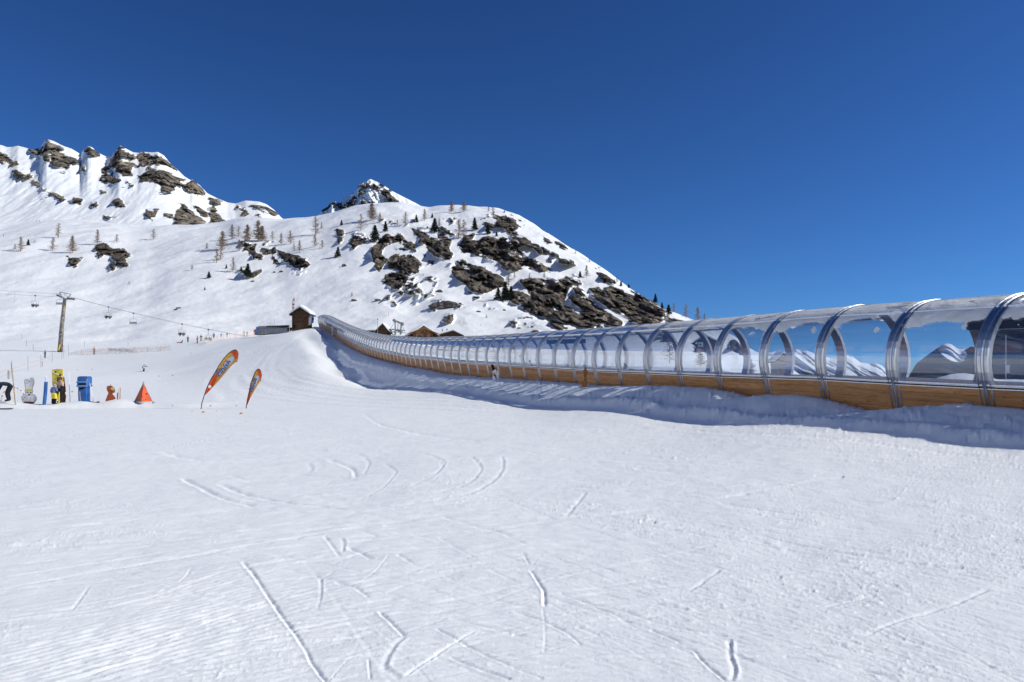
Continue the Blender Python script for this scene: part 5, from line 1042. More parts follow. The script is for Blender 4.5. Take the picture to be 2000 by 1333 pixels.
# low covered belt left of the hut
T_ = Th('belt_shelter', 'low grey arched belt cover with dark openings left of the log hut', 'shelter', P(535, 652, 197))
bb = MB(); n_ = 9; vs = []; fs = []
for i, (u, vtop, vbot, Y) in enumerate(((500,638,655,199),(505,637.2,655,199),(565,635,650,196))):
    for k in range(n_): a = math.pi*k/(n_-1); c = W(u, vbot, Y); hgt = (vbot-vtop)*Y/F*(.72 if i == 0 else 1); vs.append(c + Vector((-.0, -1.3*math.cos(a), hgt*math.sin(a)**.6)))
for i in range(2):
    for k in range(n_-1): fs.append((i*n_+k, (i+1)*n_+k, (i+1)*n_+k+1, i*n_+k+1))
fs += [tuple(range(n_)), tuple(2*n_+k for k in range(n_))]; bb.add(vs, fs); T_.part('cover', bb, GREYBOX, smooth=False)
for k in range(9):
    u = 521 + k*4.9; b = MB(); b.prism([(u,637.4-(u-500)*.02),(u+4,637.2-(u-500)*.02),(u+3.4,639.8-(u-500)*.02),(u-.6,640-(u-500)*.02)], lambda p, s: W(p[0], p[1], 195.4+s*.8-(u-520)*.02)); T_.part('opening', b, BLACK)
T_.part('end_arch', MB().tube([W(500,654,198.2)]+[W(500.5+.8*math.sin(a), 652-13*math.sin(a)**.7, 198.6-1.3*math.cos(a)) for a in np.linspace(.1,3.0,7)], .12, 6), BLUE)
for i,(u,v) in enumerate(((563,645),(568,645),(574,641))):
    b = MB(); b.prism([(u-2,v-4-i),(u+2.2,v-4-i),(u+1.6,v+2),(u-2,v+2)], lambda p, s: W(p[0], p[1], 190.5-i*.6+s*.8)); plain('dark_crate', b, BLACK, ['black box at the left foot of the log hut, furthest left','black box at the left foot of the log hut, the middle one','black box at the left foot of the log hut, touching the wall'][i], 'box', 'black boxes at the foot of the log hut', base=W(u,v+2,190.5-i*.6), bevel=.08)
plain('warning_tripod', MB().add([W(497,643,196), W(494.5,649,196), W(500,649,196), W(497,648,197)], [(0,1,3),(0,3,2),(0,2,1),(1,2,3)]), ORANGE, 'small orange warning pyramid at the end of the grey belt cover', 'marker', base=W(497,649,196))
# chalets right of the tunnel
c1_ = hut('barn', 'leftmost brown wooden barn half hidden behind the tunnel with a long low lean-to', 'barn', 736, 757, 652, 646, 634.8, 214, 6, DWOOD, .25, .9, snow=.35, sink=3, ridge_u=748)
b = MB(); b.box(-9.5, -1.3, .5, 5, 3.0, 3.9); b.build('lean_to', EAVE, c1_); MB().box(-9.6,-1.2,.3,5.2,3.9,4.15).build('lean_to_snow', SNOWB, c1_)
c2_ = hut('chalet', 'middle chalet with bright painted gable and long snowy roof behind the tunnel', 'chalet', 806, 846, 660, 652.5, 640.3, 212, 11, CHWOOD, .35, 1.6, snow=.5, sink=3, rz=math.radians(14), win=[(-.9,.15,1.5,.55),(1.6,.2,.6,.5)])
gp = MB(); rr_ = random.Random(4)
for k in range(46):
    x = rr_.uniform(-1.9, 2.1); z = rr_.uniform(4.1, 5.0-.25*abs(x)); gp.box(x-.07, x+.07, -.13, -.02, z-.07, z+.08, rr_.randint(0, 1))
gp.build('painted_gable_pattern', [YEL, RED], c2_)
fb_ = MB()
for s in (-1, 1): fb_.prism([(0,5.80),(s*4.6,3.95),(s*4.6,3.70),(0,5.45)], lambda p, q: (p[0], -1.72+q*.08, p[1]))
fb_.build('bargeboard', CHWOOD, c2_)
MB().box(1.3,1.45,-1.5,-1.35,3,5.0).build('balcony_post', CHWOOD, c2_)
c3_ = hut('chalet', 'rightmost dark chalet with wide snowy eaves behind the tunnel', 'chalet', 857, 898, 661, 655.8, 648.8, 214, 9, DWOOD, .3, 1.2, snow=.5, sink=3, ridge_u=885, rz=math.radians(6))
MB().box(-2.4,2.2,-.05,.06,2.9,3.35).build('boarded_front', CHWOOD, c3_)
g = ground_hit(1376, 684); gy = g.y
c4_ = hut('hillside_house', 'dark chalet with a white-walled end high on the slope, seen through the tunnel panes', 'house', 1363, 1396, 678, 667, 657.5, gy-2, 8, DWOOD, .3, 1.6, snow=.6, sink=4, ridge_u=1376, rz=math.radians(-12))
wq = 33*gy/F/2; MB().box(-wq+.1, -wq*.35, -.12, .05, 4.0, 5.6).build('white_wall', WHITE, c4_); MB().box(-wq*.8, -wq*.6, -.2, -.1, 4.5, 5.1).build('window', GLASSD, c4_)
g = P(1530, 712, 170); g.z = zat(g.x, g.y)
c5_ = hut('small_hut', 'small snow-roofed hut low on the slope, seen through the tunnel panes', 'hut', 1517, 1543, 722, 704, 692.5, 170, 4, mat('grey_boards', (.30,.27,.24), .8, 0, .2, (3,.2)), .2, .6, snow=.45, sink=3)
# drag-lift station with gantry
g = ground_hit(779, 656) if False else P(779, 656, 216); T_ = Th('lift_station', 'grey steel lift gantry and machine deck between the barn and the middle chalet', 'lift station', g)
mb_ = MB(); mb_.tube([W(772,627,216), W(772,654,216)], .22, 8); T_.part('mast', mb_, STEEL); mb_ = MB(); mb_.tube([W(784,632,214), W(782,654,214)], .22, 8); T_.part('mast', mb_, STEEL)
T_.part('cross_beam', MB().tube([W(769.5,626.5,216.2), W(778,629.5,215), W(787,634,213.8)], .28, 6), STEEL)
T_.part('sheave', MB().ball(W(770,626.2,215.8), .5,.3,.45), GREYBOX); T_.part('sheave', MB().ball(W(785.5,633,213.6), .6,.3,.5), GREYBOX)
T_.part('ladder', MB().tube([W(776,629,215), W(778,650,215)], .05, 5).tube([W(779,630,215), W(775,650,215)], .05, 5), STEEL)
T_.part('stay', MB().tube([W(771,629,216), W(762,644,216)], .05, 5), STEEL); T_.part('stay', MB().tube([W(785.5,636,214), W(790,648,214)], .05, 5), STEEL)
dk = MB(); rr_ = random.Random(9)
for k in range(26): u = rr_.uniform(761, 793); v = rr_.uniform(644, 650) + (u-776)*.10; w = rr_.uniform(1.2, 4); Yk = 213+rr_.uniform(0,4); dk.prism([(u-w,v-.8),(u+w,v-.6),(u+w,v+.9),(u-w,v+.8)], lambda p, s: W(p[0], p[1], Yk+s*.5))
dk.prism([(760,647.2),(794,650.2),(794,651.2),(760,648.2)], lambda p, s: W(p[0], p[1], 212.8+s*5)); T_.part('machine_deck', dk, STEEL)
T_ = Th('signal_pole', 'thin pole with a small round reddish disc beside the barn', 'pole', P(737.5, 650, 213)); T_.part('pole', MB().tube([W(737.5,626,213), W(737.5,652,213)], .07, 6), STEEL); T_.part('disc', MB().tube([W(737.5,624.5,212.8), W(737.5,624.5,213.0)], .24, 12), PALEO)
# ---- chairlift
pb = ground_hit(117, 687.5); YP = pb.y; T_ = Th('lift_pylon', 'tall steel chairlift pylon with yellow padded foot and trapezoid top frame', 'pylon', pb)
T_.part('tower', MB().tube([pb-Vector((0,0,.6)), W(120.5,640,YP), W(126.5,585,YP)], [.62,.52,.42], 14), mat('weathered_pylon_steel', (.27,.24,.21), .6, .4, .3, (1.2,.3)))
T_.part('foot_pad', MB().tube([pb-Vector((0,0,.3)), W(118.2,673,YP)], [.78,.74], 4), [BROWN])
ml = MB()
for k in range(7): ml.tube([W(113.6+.35*k, 684.5-1.6*k, YP-.80), W(115.6+.35*k, 683.6-1.6*k, YP-.80)], .12, 5)
T_.part('yellow_lettering', ml, YEL)
me = text_mesh('9', .9, YEL, 'number_plate'); o = bpy.data.objects.new('number_plate', me); link(o, T_.o); o.matrix_basis = Matrix.Translation(W(126.2,601,YP-.62)-T_.loc) @ Matrix.Rotation(math.pi/2, 4, 'X')
T_.part('flange', MB().tube([W(122.3,621,YP), W(122.5,619.5,YP)], .60, 12), STEEL); T_.part('flange', MB().tube([W(118.9,655,YP), W(119.1,653.5,YP)], .66, 12), STEEL)
cr1, cr2 = W(116,579,YP+1.8), W(138,584.5,YP-1.8)
T_.part('crossarm', MB().tube([cr1, W(126.5,584.5,YP), cr2], .22, 6), STEEL)
fr1, fr2 = W(116.7,570.8,YP+1), W(138.5,575.4,YP-1)
T_.part('lifting_frame', MB().tube([fr1, fr2], .09, 5).tube([fr1, W(122,583,YP+.4)], .09, 5).tube([fr2, W(130,584,YP-.4)], .09, 5).tube([W(127,573,YP), W(124,583,YP)], .05, 5).tube([W(128,573.2,YP), W(132,583.5,YP)], .05, 5), STEEL)
for (c, u0, v0, u1, v1) in ((cr1,110.5,577.5,121,581.5), (cr2,131,583.6,146,586)):
    yy = c.y; a, b_ = W(u0,v0,yy), W(u1,v1,yy); T_.part('sheave_beam', MB().tube([a,b_], .13, 5), STEEL)
    for k in range(5): p = a.lerp(b_, (k+.5)/5) + Vector((0,0,.12)); T_.part('sheave', MB().tube([p+Vector((0,-.1,0)), p+Vector((0,.1,0))], .22, 10), BLACK)
def cable(pa_, pm, pe, name_label):
    pts = [];
    for seg in ((pa_, pm), (pm, pe)):
        a, b_ = seg
        for k in range(12): t = k/12; pts.append(a.lerp(b_, t) + Vector((0,0,-4*t*(1-t)*.012*(b_-a).length)))
    pts.append(pe); plain('lift_cable', MB().tube(pts, .024, 5), mat('steel_rope', (.16,.15,.15), .6, .3), name_label, 'cable', 'chairlift ropes over the pylon'); return pts
cA = cable(W(-320,527,YP+28), W(116,577,YP+1.8)+Vector((0,0,.35)), W(482,657,YP+4), 'upper and farther chairlift rope running over the pylon')
cB = cable(W(-320,540,YP+20), W(138,583,YP-1.8)+Vector((0,0,.3)), W(478,657.5,YP-1), 'lower and nearer chairlift rope running over the pylon')
def on_cable(pts, u):
    for a, b_ in zip(pts[:-1], pts[1:]):
        ua, ub = proj(*a)[0], proj(*b_)[0]
        if ua <= u <= ub: return a.lerp(b_, (u-ua)/(ub-ua))
    return pts[-1]
def make_chair(loc, label):
    r = thing('lift_chair', label, 'chairlift chair', loc, 0, 'chairs hanging from the chairlift rope')
    MB().tube([(0,0,0),(.02,0,-.9),(0,.0,-1.45)], .05, 6).build('hanger', STEEL, r); MB().box(-.22,.22,-.1,.1,-.12,.12).build('grip', BLACK, r)
    fr = MB(); 
    for s in (-1, 1): fr.tube([(s*.0,0,-1.4),(s*.75,0,-1.55),(s*.8,-.05,-2.5),(s*.8,-.35,-2.75)], .035, 6)
    fr.build('frame', STEEL, r)
    sb = MB(); sb.box(-.85,.85,-.45,.05,-2.78,-2.70); sb.build('seat', BLACK, r); MB().box(-.85,.85,.02,.09,-2.6,-2.2).build('backrest', GREYBOX, r)
    MB().tube([(-.8,-.1,-2.25),(-.78,-.5,-2.35),(.78,-.5,-2.35),(.8,-.1,-2.25)], .025, 5).build('safety_bar', STEEL, r)
    return r
CH = [(69,cB,2,'chair left of the pylon carrying riders, near the left edge'),(117,cA,0,'empty chair passing right behind the pylon head'),(212,cB,2,'occupied chair, first to the right of the pylon'),(260.5,cB,0,'empty chair, second to the right of the pylon'),(355.5,cB,2,'occupied chair, third to the right of the pylon, above the walkers'),(407,cB,0,'empty chair furthest down by the lift foot')]
proto = None
for i, (u, cb, n, lab) in enumerate(CH):
    p = on_cable(cb, u)
    if proto is None: proto = make_chair(p, lab); c = proto
    else: c = copy_tree(proto); c.location = p; c['label'] = lab
    c.rotation_euler.z = math.radians(25)
    for k in range(n):
        off = Matrix.Rotation(math.radians(25), 3, 'Z') @ Vector(((-.38 if k == 0 else .38), -.22, -3.2))
        person(p+off, math.radians(25+180), 1.7, 'sit', [BLACK,GREY][k], [BLACK,DARKBLUE][k], [BROWN,RED][k], ['left','right'][k] + ' rider on the ' + ['chair left of the pylon','','occupied chair right of the pylon','','occupied chair above the walkers',''][i], group=None)
# ---- fences, poles
def pole_between(u, v0, v1, m, label, r=.035, name='fence_post', group=None, top=None, lean=0):
    g = ground_hit(u, v1); b = MB().tube([g-Vector((0,0,.15)), W(u+lean, v0, g.y)], r, 6)
    o = plain(name, b, m, label, 'post', group, base=g)
    if top: MB().ball(W(u+lean, v0, g.y)-g, .12, mi=0).build('cap', top, o)
    return g
POSTB = mat('blue_grey_post', (.25,.34,.45), .5); GRP = 'slim posts of the left rope fence'
FP = [(22,708,738,'nearest, leftmost'),(54.5,696.5,724.6,'second from the left'),(80,692,718,'third from the left, white-capped'),(102,682.6,708,'fourth from the left'),(121,677,702.6,'left one of a close pair'),(124.5,675,701.5,'right one of a close pair'),(134,673,698,'last, where the orange net begins')]
tops = []
for (u, a, b_, lab) in FP:
    g = pole_between(u, a, b_, POSTB, 'slim blue-grey post of the left rope fence, ' + lab, group=GRP, top=WHITE if 'capped' in lab else None, r=.04); tops.append(W(u, a+(b_-a)*.42, g.y))
rp = [W(-60,737,tops[0].y-8)]+tops; rr2 = []
for a, b_ in zip(rp[:-1], rp[1:]):
    for k in range(6): t = k/6; rr2.append(a.lerp(b_, t)-Vector((0,0,.5*t*(1-t))))
plain('fence_rope', MB().tube(rr2+[rp[-1]], .022, 5), PALEO, 'thin orange rope strung along the left fence posts', 'rope')
pole_between(17, 724, 740.5, mat('wrapped_post', (.35,.33,.33), .8), 'short thick wrapped post beside the nearest rope-fence post', r=.14)
pole_between(83, 706, 717, BAMBOO, 'short reddish stake beside the white-capped fence post', r=.06, name='stake')
for (u, a, b_, lab) in ((43,653,663.5,'topmost of three thin sticks left of the pylon'),(52,664,677.5,'middle of three thin sticks left of the pylon'),(65,673,685,'lowest of three thin sticks left of the pylon'),(165,667,677,'dark stick behind the orange net right of the pylon'),(250,669,677,'thin stick above the lettering of the orange net'),(536,623,636,'thin stick above the grey belt cover'),(29,570,590,'faint stick on the slope left of the pylon'),(759,610,617,'thin stick on the slope above the barn'),(898,626,632,'left one of two small sticks right of the chalets'),(939,632,637.5,'right one of two small sticks right of the chalets'),(1010.5,637,645,'thin stick under the cliff just above the tunnel')):
    pole_between(u, a, b_, POSTB if u < 700 else BAMBOO, lab, r=.06, name='marker_stick')
def net_mat():
    m = bpy.data.materials.new('orange_mesh_net'); m.use_nodes = True; N, L = m.node_tree.nodes, m.node_tree.links; b = N['Principled BSDF']; b.inputs['Base Color'].default_value = (.78,.62,.55,1); b.inputs['Roughness'].default_value = .8
    tc = N.new('ShaderNodeTexCoord'); ck = N.new('ShaderNodeTexVoronoi'); ck.inputs['Scale'].default_value = 3.2; L.new(tc.outputs['Object'], ck.inputs['Vector']); nz = N.new('ShaderNodeTexNoise'); nz.inputs['Scale'].default_value = .6; L.new(tc.outputs['Object'], nz.inputs['Vector'])
    a1 = N.new('ShaderNodeMath'); a1.operation = 'ADD'; L.new(ck.outputs['Distance'], a1.inputs[0]); L.new(nz.outputs['Fac'], a1.inputs[1])
    mr = N.new('ShaderNodeMapRange'); mr.inputs['From Min'].default_value = .6; mr.inputs['From Max'].default_value = 1.1; mr.inputs['To Min'].default_value = .06; mr.inputs['To Max'].default_value = .38; L.new(a1.outputs[0], mr.inputs['Value']); L.new(mr.outputs[0], b.inputs['Alpha']); return m
NET = net_mat()
def net(pts, label, depth_off=0):
    """pts: (u, vtop, vbottom)"""
    gs = [ground_hit(u, vb) for u, vt, vb in pts]; T_ = Th('safety_net', label, 'net fence', gs[0])
    # one smooth depth for the whole run
    ds = np.polyval(np.polyfit([p[0] for p in pts], [g.y for g in gs], 1), [p[0] for p in pts]) - depth_off
    b = MB(); vs, fs = [], []
    U = np.linspace(pts[0][0], pts[-1][0], 40); vt = np.interp(U, [p[0] for p in pts], [p[1] for p in pts]); vb_ = np.interp(U, [p[0] for p in pts], [p[2] for p in pts]); D_ = np.interp(U, [p[0] for p in pts], ds)
    rn = random.Random(3); vt = vt + np.array([rn.uniform(-.5,.5) for _ in U])
    for i in range(40):
        for w in (0, .5, 1): vs.append(W(U[i], vt[i]*(1-w)+(vb_[i]+.5)*w, D_[i] + .12*math.sin(i*1.3+w*2)))
    for i in range(39):
        for k in range(2): a = i*3+k; fs.append((a, a+1, a+4, a+3))
    b.add(vs, fs); T_.part('netting', b, NET)
    for i in range(0, 40, 5): T_.part('post', MB().tube([W(U[i], vt[i]-.8, D_[i]+.1), W(U[i], vb_[i]+1, D_[i]+.1)], .04, 5), PALEO)
    return T_, D_
n1, D1 = net([(134,689.6,695.5),(160,684,694),(181,681,692.8),(240,679.5,690.5),(300,677.6,688),(334,674.5,686)], 'faded orange safety net with mirrored grey lettering left of the skiing group')
me = text_mesh('LOISCHILAND', 7.6*float(np.mean(D1))/F, mat('grey_net_letters', (.42,.40,.40), .8), 'lettering', .01, 0, .03); o = bpy.data.objects.new('lettering', me); link(o, n1.o)
ym = float(np.interp(236, np.linspace(134,334,40), D1)); o.matrix_basis = Matrix.Translation(W(236, 684.6, ym-.35)-n1.loc) @ Matrix.Rotation(math.radians(3), 4, 'Y') @ Matrix.Rotation(math.pi/2, 4, 'X') @ Matrix.Rotation(math.pi, 4, 'Y') @ Matrix.Diagonal((1.0,1,1,1))
net([(399,664,670.5),(412,661,668.5),(440,655,663.5),(460,649.5,660),(479,650,657.5),(496,648,655)], 'faded orange safety net sloping up in front of the people by the lift')
net([(496,648,655),(512,645,653),(530,640.5,649.5),(545,640,647),(561,636.8,642.5)], 'greyish orange safety net hanging in front of the grey belt cover')
# ---- cutouts by the tunnel
def tunnel_front(u, off):
    """point in front of the tunnel's wooden side seen at pixel column u"""
    a = (u-1000)/F; Y = X0/(a+1/3.0); return Y - off
Ys_ = tunnel_front(968, 3.6)
T_ = Th('snowman_cutout', 'leaning white snowman board with tall black hat and brown scarf before the tunnel', 'cutout board', base_at(971, Ys_, 757))
WS = lambda pts, dy=0, th=.03: (lambda b: (b.prism(pts, lambda p, s: W(p[0], p[1], Ys_+dy) + Vector((0, s*th, 0))), b)[1])(MB())
T_.part('board', WS(smooth_poly([(961.5,725),(966,722),(969,724),(969.8,731),(974,741),(978,750),(979,757),(972,761),(965,757),(962.5,745),(962,737),(963,731)],3)), WHITE)
T_.part('hat', WS([(958.6,712.3),(963,712),(964.5,716),(967.6,720.8),(961.6,725.2),(960.8,720)], -.03), BLACK)
T_.part('scarf', WS(smooth_poly([(963,732.2),(968.8,732.6),(969.5,738),(970,744),(968.6,745),(967.5,737),(964,734)],2), -.03), BROWN)
T_.part('nose', WS([(964.5,728),(966.8,729.5),(966.8,732),(965,731)], -.03), BLACK)
T_.part('raised_arm', WS([(970.8,724),(972.5,724.5),(974.5,736),(976.5,744),(972,742)], .05), WHITE)
Yg = tunnel_front(1142, 2.6)
T_ = Th('giraffe_cutout', 'slim orange-brown spotted wooden giraffe board in front of the tunnel boards', 'cutout board', base_at(1142, Yg, 764))
WG = lambda pts, dy=0, th=.03: (lambda b: (b.prism(pts, lambda p, s: W(p[0], p[1], Yg+dy) + Vector((0, s*th, 0))), b)[1])(MB())
GIR = mat('giraffe_paint', (.46,.20,.07), .7, 0, .2, (14,.1), None, 0, None, (.22,.085,.03))
T_.part('board', WG(smooth_poly([(1138,725.5),(1141,723),(1141.5,718.5),(1143.5,716.8),(1145.5,718.5),(1145.5,723),(1148,725),(1148.3,729),(1146,732),(1146.6,745),(1146.8,756),(1145.6,766),(1141,767),(1137.5,760),(1135.3,752),(1136.5,746),(1140.5,742),(1140.5,731),(1140,727)],3)), GIR)
T_.part('wooden_foot', WG([(1131,760),(1134,753.5),(1138.5,762),(1136,764)], .04), BAMBOO)
T_.part('support_strut', MB().tube([W(1146,758,Yg+.05), W(1156,752,Yg+1.2)], .04, 5), BAMBOO)
plain('sloping_stake', MB().tube([W(761.5,706,tunnel_front(762,5)), W(761.8,724,tunnel_front(762,5))], .07, 6).tube([W(762,721,tunnel_front(762,5)), W(768,713,tunnel_front(762,5)+1)], .06, 6), BAMBOO, 'wooden stake with a slanting strut on the shaded bank beside the tunnel', 'stake')
# box on a stand seen through the last pane
T_ = Th('junction_box', 'grey box on a thin post behind the tunnel near the right edge', 'box', P(1966, 745, 24)); T_.part('post', MB().tube([W(1964.5,655,24), W(1964.5,742,24)], .02, 6), STEEL); T_.part('box', MB().prism([(1963,713),(1972,713),(1972,729),(1963,729)], lambda p, s: W(p[0], p[1], 24+s*.15)), GREYBOX)
# ---- trees
LAR_T = mat('larch_trunk', (.13,.09,.065), .9); LAR_C = mat('bare_larch_twigs', (.34,.25,.18), .9, 0, .1, (30,.25)); LAR_D = mat('brown_larch_twigs', (.26,.17,.11), .9, 0, .1, (30,.25)); SPR_C = mat('spruce_needles', (.022,.034,.022), .8, 0, .2, (30,.4))
def twig_tree(seed, dense, wide, kind):
    r = random.Random(seed); root = bpy.data.objects.new('tree', None); COL.objects.link(root)
    MB().tube([(0,0,-.05),(.004,0,.35),(-.006,.004,.7),(0,0,.97)], [.014,.011,.007,.003], 7).build('trunk', LAR_T, root)
    b = MB(); vs = []; fs = []
    def tri(p, q, w):
        d = (q-p); n = d.cross(Vector((r.uniform(-1,1), r.uniform(-1,1), r.uniform(-1,1)))).normalized()*w; k = len(vs); vs.extend([p-n, p+n, q]); fs.append((k, k+1, k+2))
    nb = int(100*dense)
    for i in range(nb):
        h = .10 + .88*(i/nb)**.9; ang = r.uniform(0, 6.28)
        if kind == 'larch': L_ = wide*((1-h)**.7)*r.uniform(.3, 1.3)+.015; up = r.uniform(-.02, .25)
        else: L_ = wide*((1-h)**.9)*r.uniform(.75, 1.1)+.01; up = r.uniform(-.35, -.05)
        d = Vector((math.cos(ang), math.sin(ang), up)); p0 = Vector((0,0,h)); p1 = p0 + d*L_; tri(p0, p1, .006 if kind == 'larch' else .02)
        nt_ = int((20 if kind == 'larch' else 34)*max(L_/wide, .35))
        for k in range(nt_):
            t = r.uniform(.2, 1); q = p0.lerp(p1, t); e = Vector((r.gauss(0,1), r.gauss(0,1), r.gauss(-.1,.7))).normalized()*(.055 if kind == 'larch' else .065)*r.uniform(.6,1.4); tri(q, q+e, (.006 if kind == 'larch' else .016))
    b.add(vs, fs); cr = b.build('crown', {'larch': LAR_C, 'brown': LAR_D, 'spruce': SPR_C}[kind], root); return root
PROTO = {'larch': [twig_tree(11, 1.0, .27, 'larch'), twig_tree(12, .85, .30, 'larch'), twig_tree(13, 1.2, .24, 'larch')], 'thick': [twig_tree(14, 2.6, .30, 'larch'), twig_tree(15, 2.4, .33, 'larch')], 'spruce': [twig_tree(21, 1.5, .27, 'spruce'), twig_tree(22, 1.5, .33, 'spruce')]}
for pr in PROTO['thick']: pr.children[1].data.materials[0] = LAR_D
used = set()
ORD = ['leftmost', 'second from the left', 'third from the left', 'fourth from the left', 'fifth from the left', 'sixth from the left', 'seventh from the left', 'eighth from the left', 'ninth from the left', 'tenth from the left', 'eleventh from the left', 'twelfth from the left']
NAMES = {'larch': ('larch_tree', 'bare pale larch'), 'thick': ('larch_tree', 'dense brown larch'), 'spruce': ('spruce_tree', 'dark green spruce'), 'shrub': ('bare_shrub', 'low bare shrub')}
TREES = {
 'on the open bowl above the small left outcrops': [('larch',40,492,29),('shrub',29,488,11),('spruce',55,480,12),('shrub',68,475,6),('larch',103,490,25),('larch',114,465,28),('thick',141,495,33),('larch',190,478,29),('larch',228,474,16),('larch',300,469,21)],
 'low on the empty bowl': [('shrub',252,556,6),('spruce',400,567,6),('spruce',408,544,13),('larch',375,528,11)],
 'in the cluster left of the central outcrop': [('larch',404,488,13),('larch',423,514,28),('larch',431,508,24),('thick',434,489,36),('larch',453,467,28),('larch',466,465,23),('larch',467,491,22),('spruce',442,525,8),('larch',455,532,28),('spruce',471,530,9)],
 'crowning the central dark outcrop': [('thick',483,473,33),('thick',504,472,40),('thick',512,472,30),('larch',532,470,18),('larch',549,478,22),('larch',567,477,26),('larch',574,491,15),('larch',585,492,22),('spruce',484,540,24)],
 'on the snow rib left of the big cliffs': [('larch',616,460,36),('larch',615,483,24),('larch',628,448,13),('larch',629,486,17),('spruce',667,441,11),('spruce',660,503,20),('shrub',687,580,9)],
 'along the upper slope under the pointed peak': [('thick',726,431,33),('larch',705,450,31),('larch',742,435,19),('spruce',732,474,33),('spruce',753,453,20),('larch',776,441,12),('larch',792,440,25),('spruce',813,435,15),('larch',829,432,23),('spruce',844,426,9),('spruce',849,455,28),('larch',858,445,18)],
 'on the crest above the cliffs': [('thick',882,415,22),('thick',906,414,20),('larch',954,414,11),('larch',963,426,21),('spruce',985,416,5)],
 'between the crest and the middle cliff': [('larch',896,467,38),('larch',906,464,34),('spruce',927,450,24),('spruce',953,458,19),('spruce',970,462,9)],
 'at the foot of the middle cliff': [('spruce',973,586,23),('spruce',987,589,37),('spruce',998,586,26),('larch',993,560,27),('larch',1005,545,13),('larch',1034,547,11),('larch',1063,544,15),('shrub',950,622,7)],
 'on the right-hand snowfield': [('spruce',1133,542,12),('larch',1146,542,23),('spruce',1181,553,9),('spruce',1191,553,9),('spruce',1200,555,8),('larch',1205,552,13)],
 'on the right skyline above the lowest cliff': [('larch',1124,497,8),('larch',1151,513,7),('spruce',1213,560,11),('spruce',1228,563,8),('spruce',1280,592,17),('spruce',1293,602,11),('spruce',1306,615,19),('larch',1316,611,18),('larch',1340,622,28),('larch',1363,629,28),('larch',1376,627,19)],
 'seen through the clear tunnel panes': [('larch',1308,712,52),('spruce',1300,668,22),('larch',1328,712,26),('thick',1368,722,36),('larch',1384,722,28),('thick',1466,724,34),('larch',1525,728,26),('thick',1545,730,24),('spruce',1360,690,14),('spruce',1402,692,18),('spruce',1440,690,20)]}
cnt = 0
for place, lst in TREES.items():
    by = {}
    for tr in sorted(lst, key=lambda q: q[1]): by.setdefault(tr[0], []).append(tr)
    for kind, ts in by.items():
        for i, (k_, u, v, hp) in enumerate(ts):
            g = ground_hit(u, v); h = hp*g.y/F*1.05
            if 'panes' in place and v > 700:
                g = P(u, v, 120 + 8*(i % 3)); g.z = zat(g.x, g.y); h = hp*g.y/F*1.0
            key = 'larch' if kind == 'shrub' else kind; pr = PROTO[key][cnt % len(PROTO[key])]; cnt += 1
            nm, desc = NAMES[kind]
            c = copy_tree(pr); c.name = nm; c.location = g; c.rotation_euler = (0, 0, (cnt*2.399) % 6.28)
            wd_ = 1.6 if kind == 'shrub' else (1.12+.3*((cnt*37 % 10)/10)); c.scale = (h*wd_, h*wd_, h)
            c['label'] = desc + ' ' + place + (', ' + ORD[i].replace('from the left', 'from left') if len(ts) > 1 else ''); c['category'] = 'shrub' if kind == 'shrub' else 'tree'
            c['group'] = {'larch':'bare larches','thick':'bare larches','spruce':'spruces','shrub':'low shrubs'}[kind] + ' scattered over the slopes'
for L_ in PROTO.values():
    for pr in L_:
        for ch in list(pr.children): bpy.data.objects.remove(ch)
        bpy.data.objects.remove(pr)
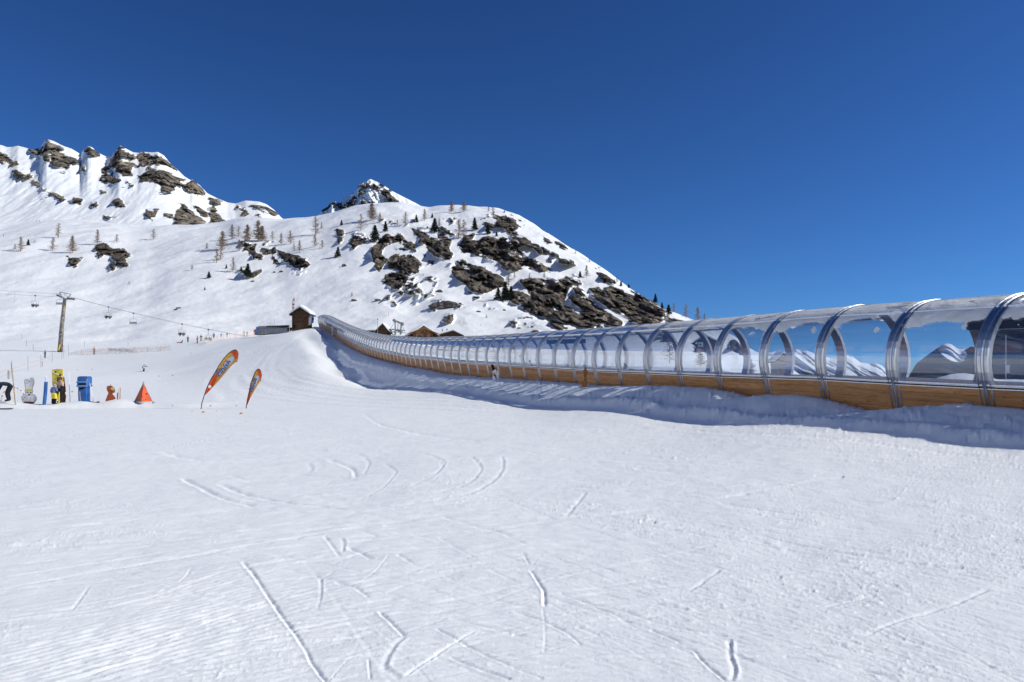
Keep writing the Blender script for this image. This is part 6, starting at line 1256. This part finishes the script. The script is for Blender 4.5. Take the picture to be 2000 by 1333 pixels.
# ---- boulders standing clear of the cliffs
ROCK_S = mat('boulder_rock', (.17,.15,.13), .9, 0, .15, (1.6,.3), (2.5,.25), 0, None, (.05,.045,.04))
BO = [(867,602,27,9,'big flat dark boulder on the snow above the chalets'),(692,588,6,2.5,'lone stone on the snow left of the chalets'),(738,588,6,3,'half-buried stone above the barn'),(857,571,7,3,'snow-capped stone above the big flat boulder, lower one'),(845,579,4,2,'small stone left above the big flat boulder'),(918,573,4,2,'small stone right above the big flat boulder'),(1103,643,6,3,'small boulder just above the tunnel under the cliff'),(1172,640,5,3,'small boulder right of the cliff foot above the tunnel'),(876,623,5,2,'thin flat stone above the rightmost chalet'),(935,610,5,2,'flat stone out on the snow right of the chalets'),(349,603,4.5,2,'small stone in the empty bowl, right one of two'),(343,606,3,1.6,'small stone in the empty bowl, left one of two'),(536,533,3,2,'left one of the small stones below the central outcrop'),(549,532,3.5,2.5,'right one of the small stones below the central outcrop'),(493,551,3,2,'stone below the small spruce outcrop'),(672,521,4,4,'dark stone below the snow rib spruce'),(985,607,3,2,'speck of rock on the snow below the middle cliff'),(1014,642,4,1.5,'flat stone just above the tunnel roof left of the cliff'),(1039,640,3.5,2,'stone just above the tunnel roof near the cliff foot')]
for i, (u, v, rx, ry_, lab) in enumerate(BO):
    g = ground_hit(u, v); k = g.y/F; b = MB(); n, m = 22, 14; vs, fs = [], []; r = random.Random(50+i)
    ph = [r.uniform(0, 9) for _ in range(6)]
    for a in range(m+1):
        th_ = math.pi*a/m
        for c in range(n):
            q = 2*math.pi*c/n; x, y_, z = math.sin(th_)*math.cos(q), math.sin(th_)*math.sin(q), math.cos(th_)
            s = 1 + .16*math.sin(3*x+ph[0]+2*z) + .12*math.sin(5*y_+ph[1]+3*x) + .09*math.sin(9*z+ph[2]+6*x) + .05*math.sin(17*x+ph[3])
            s = round(s*9)/9*.5 + s*.5
            vs.append((x*rx*k*s, y_*rx*k*.6*s, z*ry_*k*s))
    for a in range(m):
        for c in range(n): fs.append((a*n+c, (a+1)*n+c, (a+1)*n+(c+1)%n, a*n+(c+1)%n))
    b.add(vs, fs); o = b.build('boulder', ROCK_S, None); o.location = g + Vector((0,0,ry_*k*.35)); tag(o, lab, 'boulder', 'single stones lying on the snow slopes')
g = P(57, 382, 1300); b = MB().box(-1.5,1.5,-.5,.5,-4,5); o = b.build('yellow_sign', YEL, None, bevel=.2); o.location = g; tag(o, 'tiny yellow sign high on the far left snow slope', 'sign')
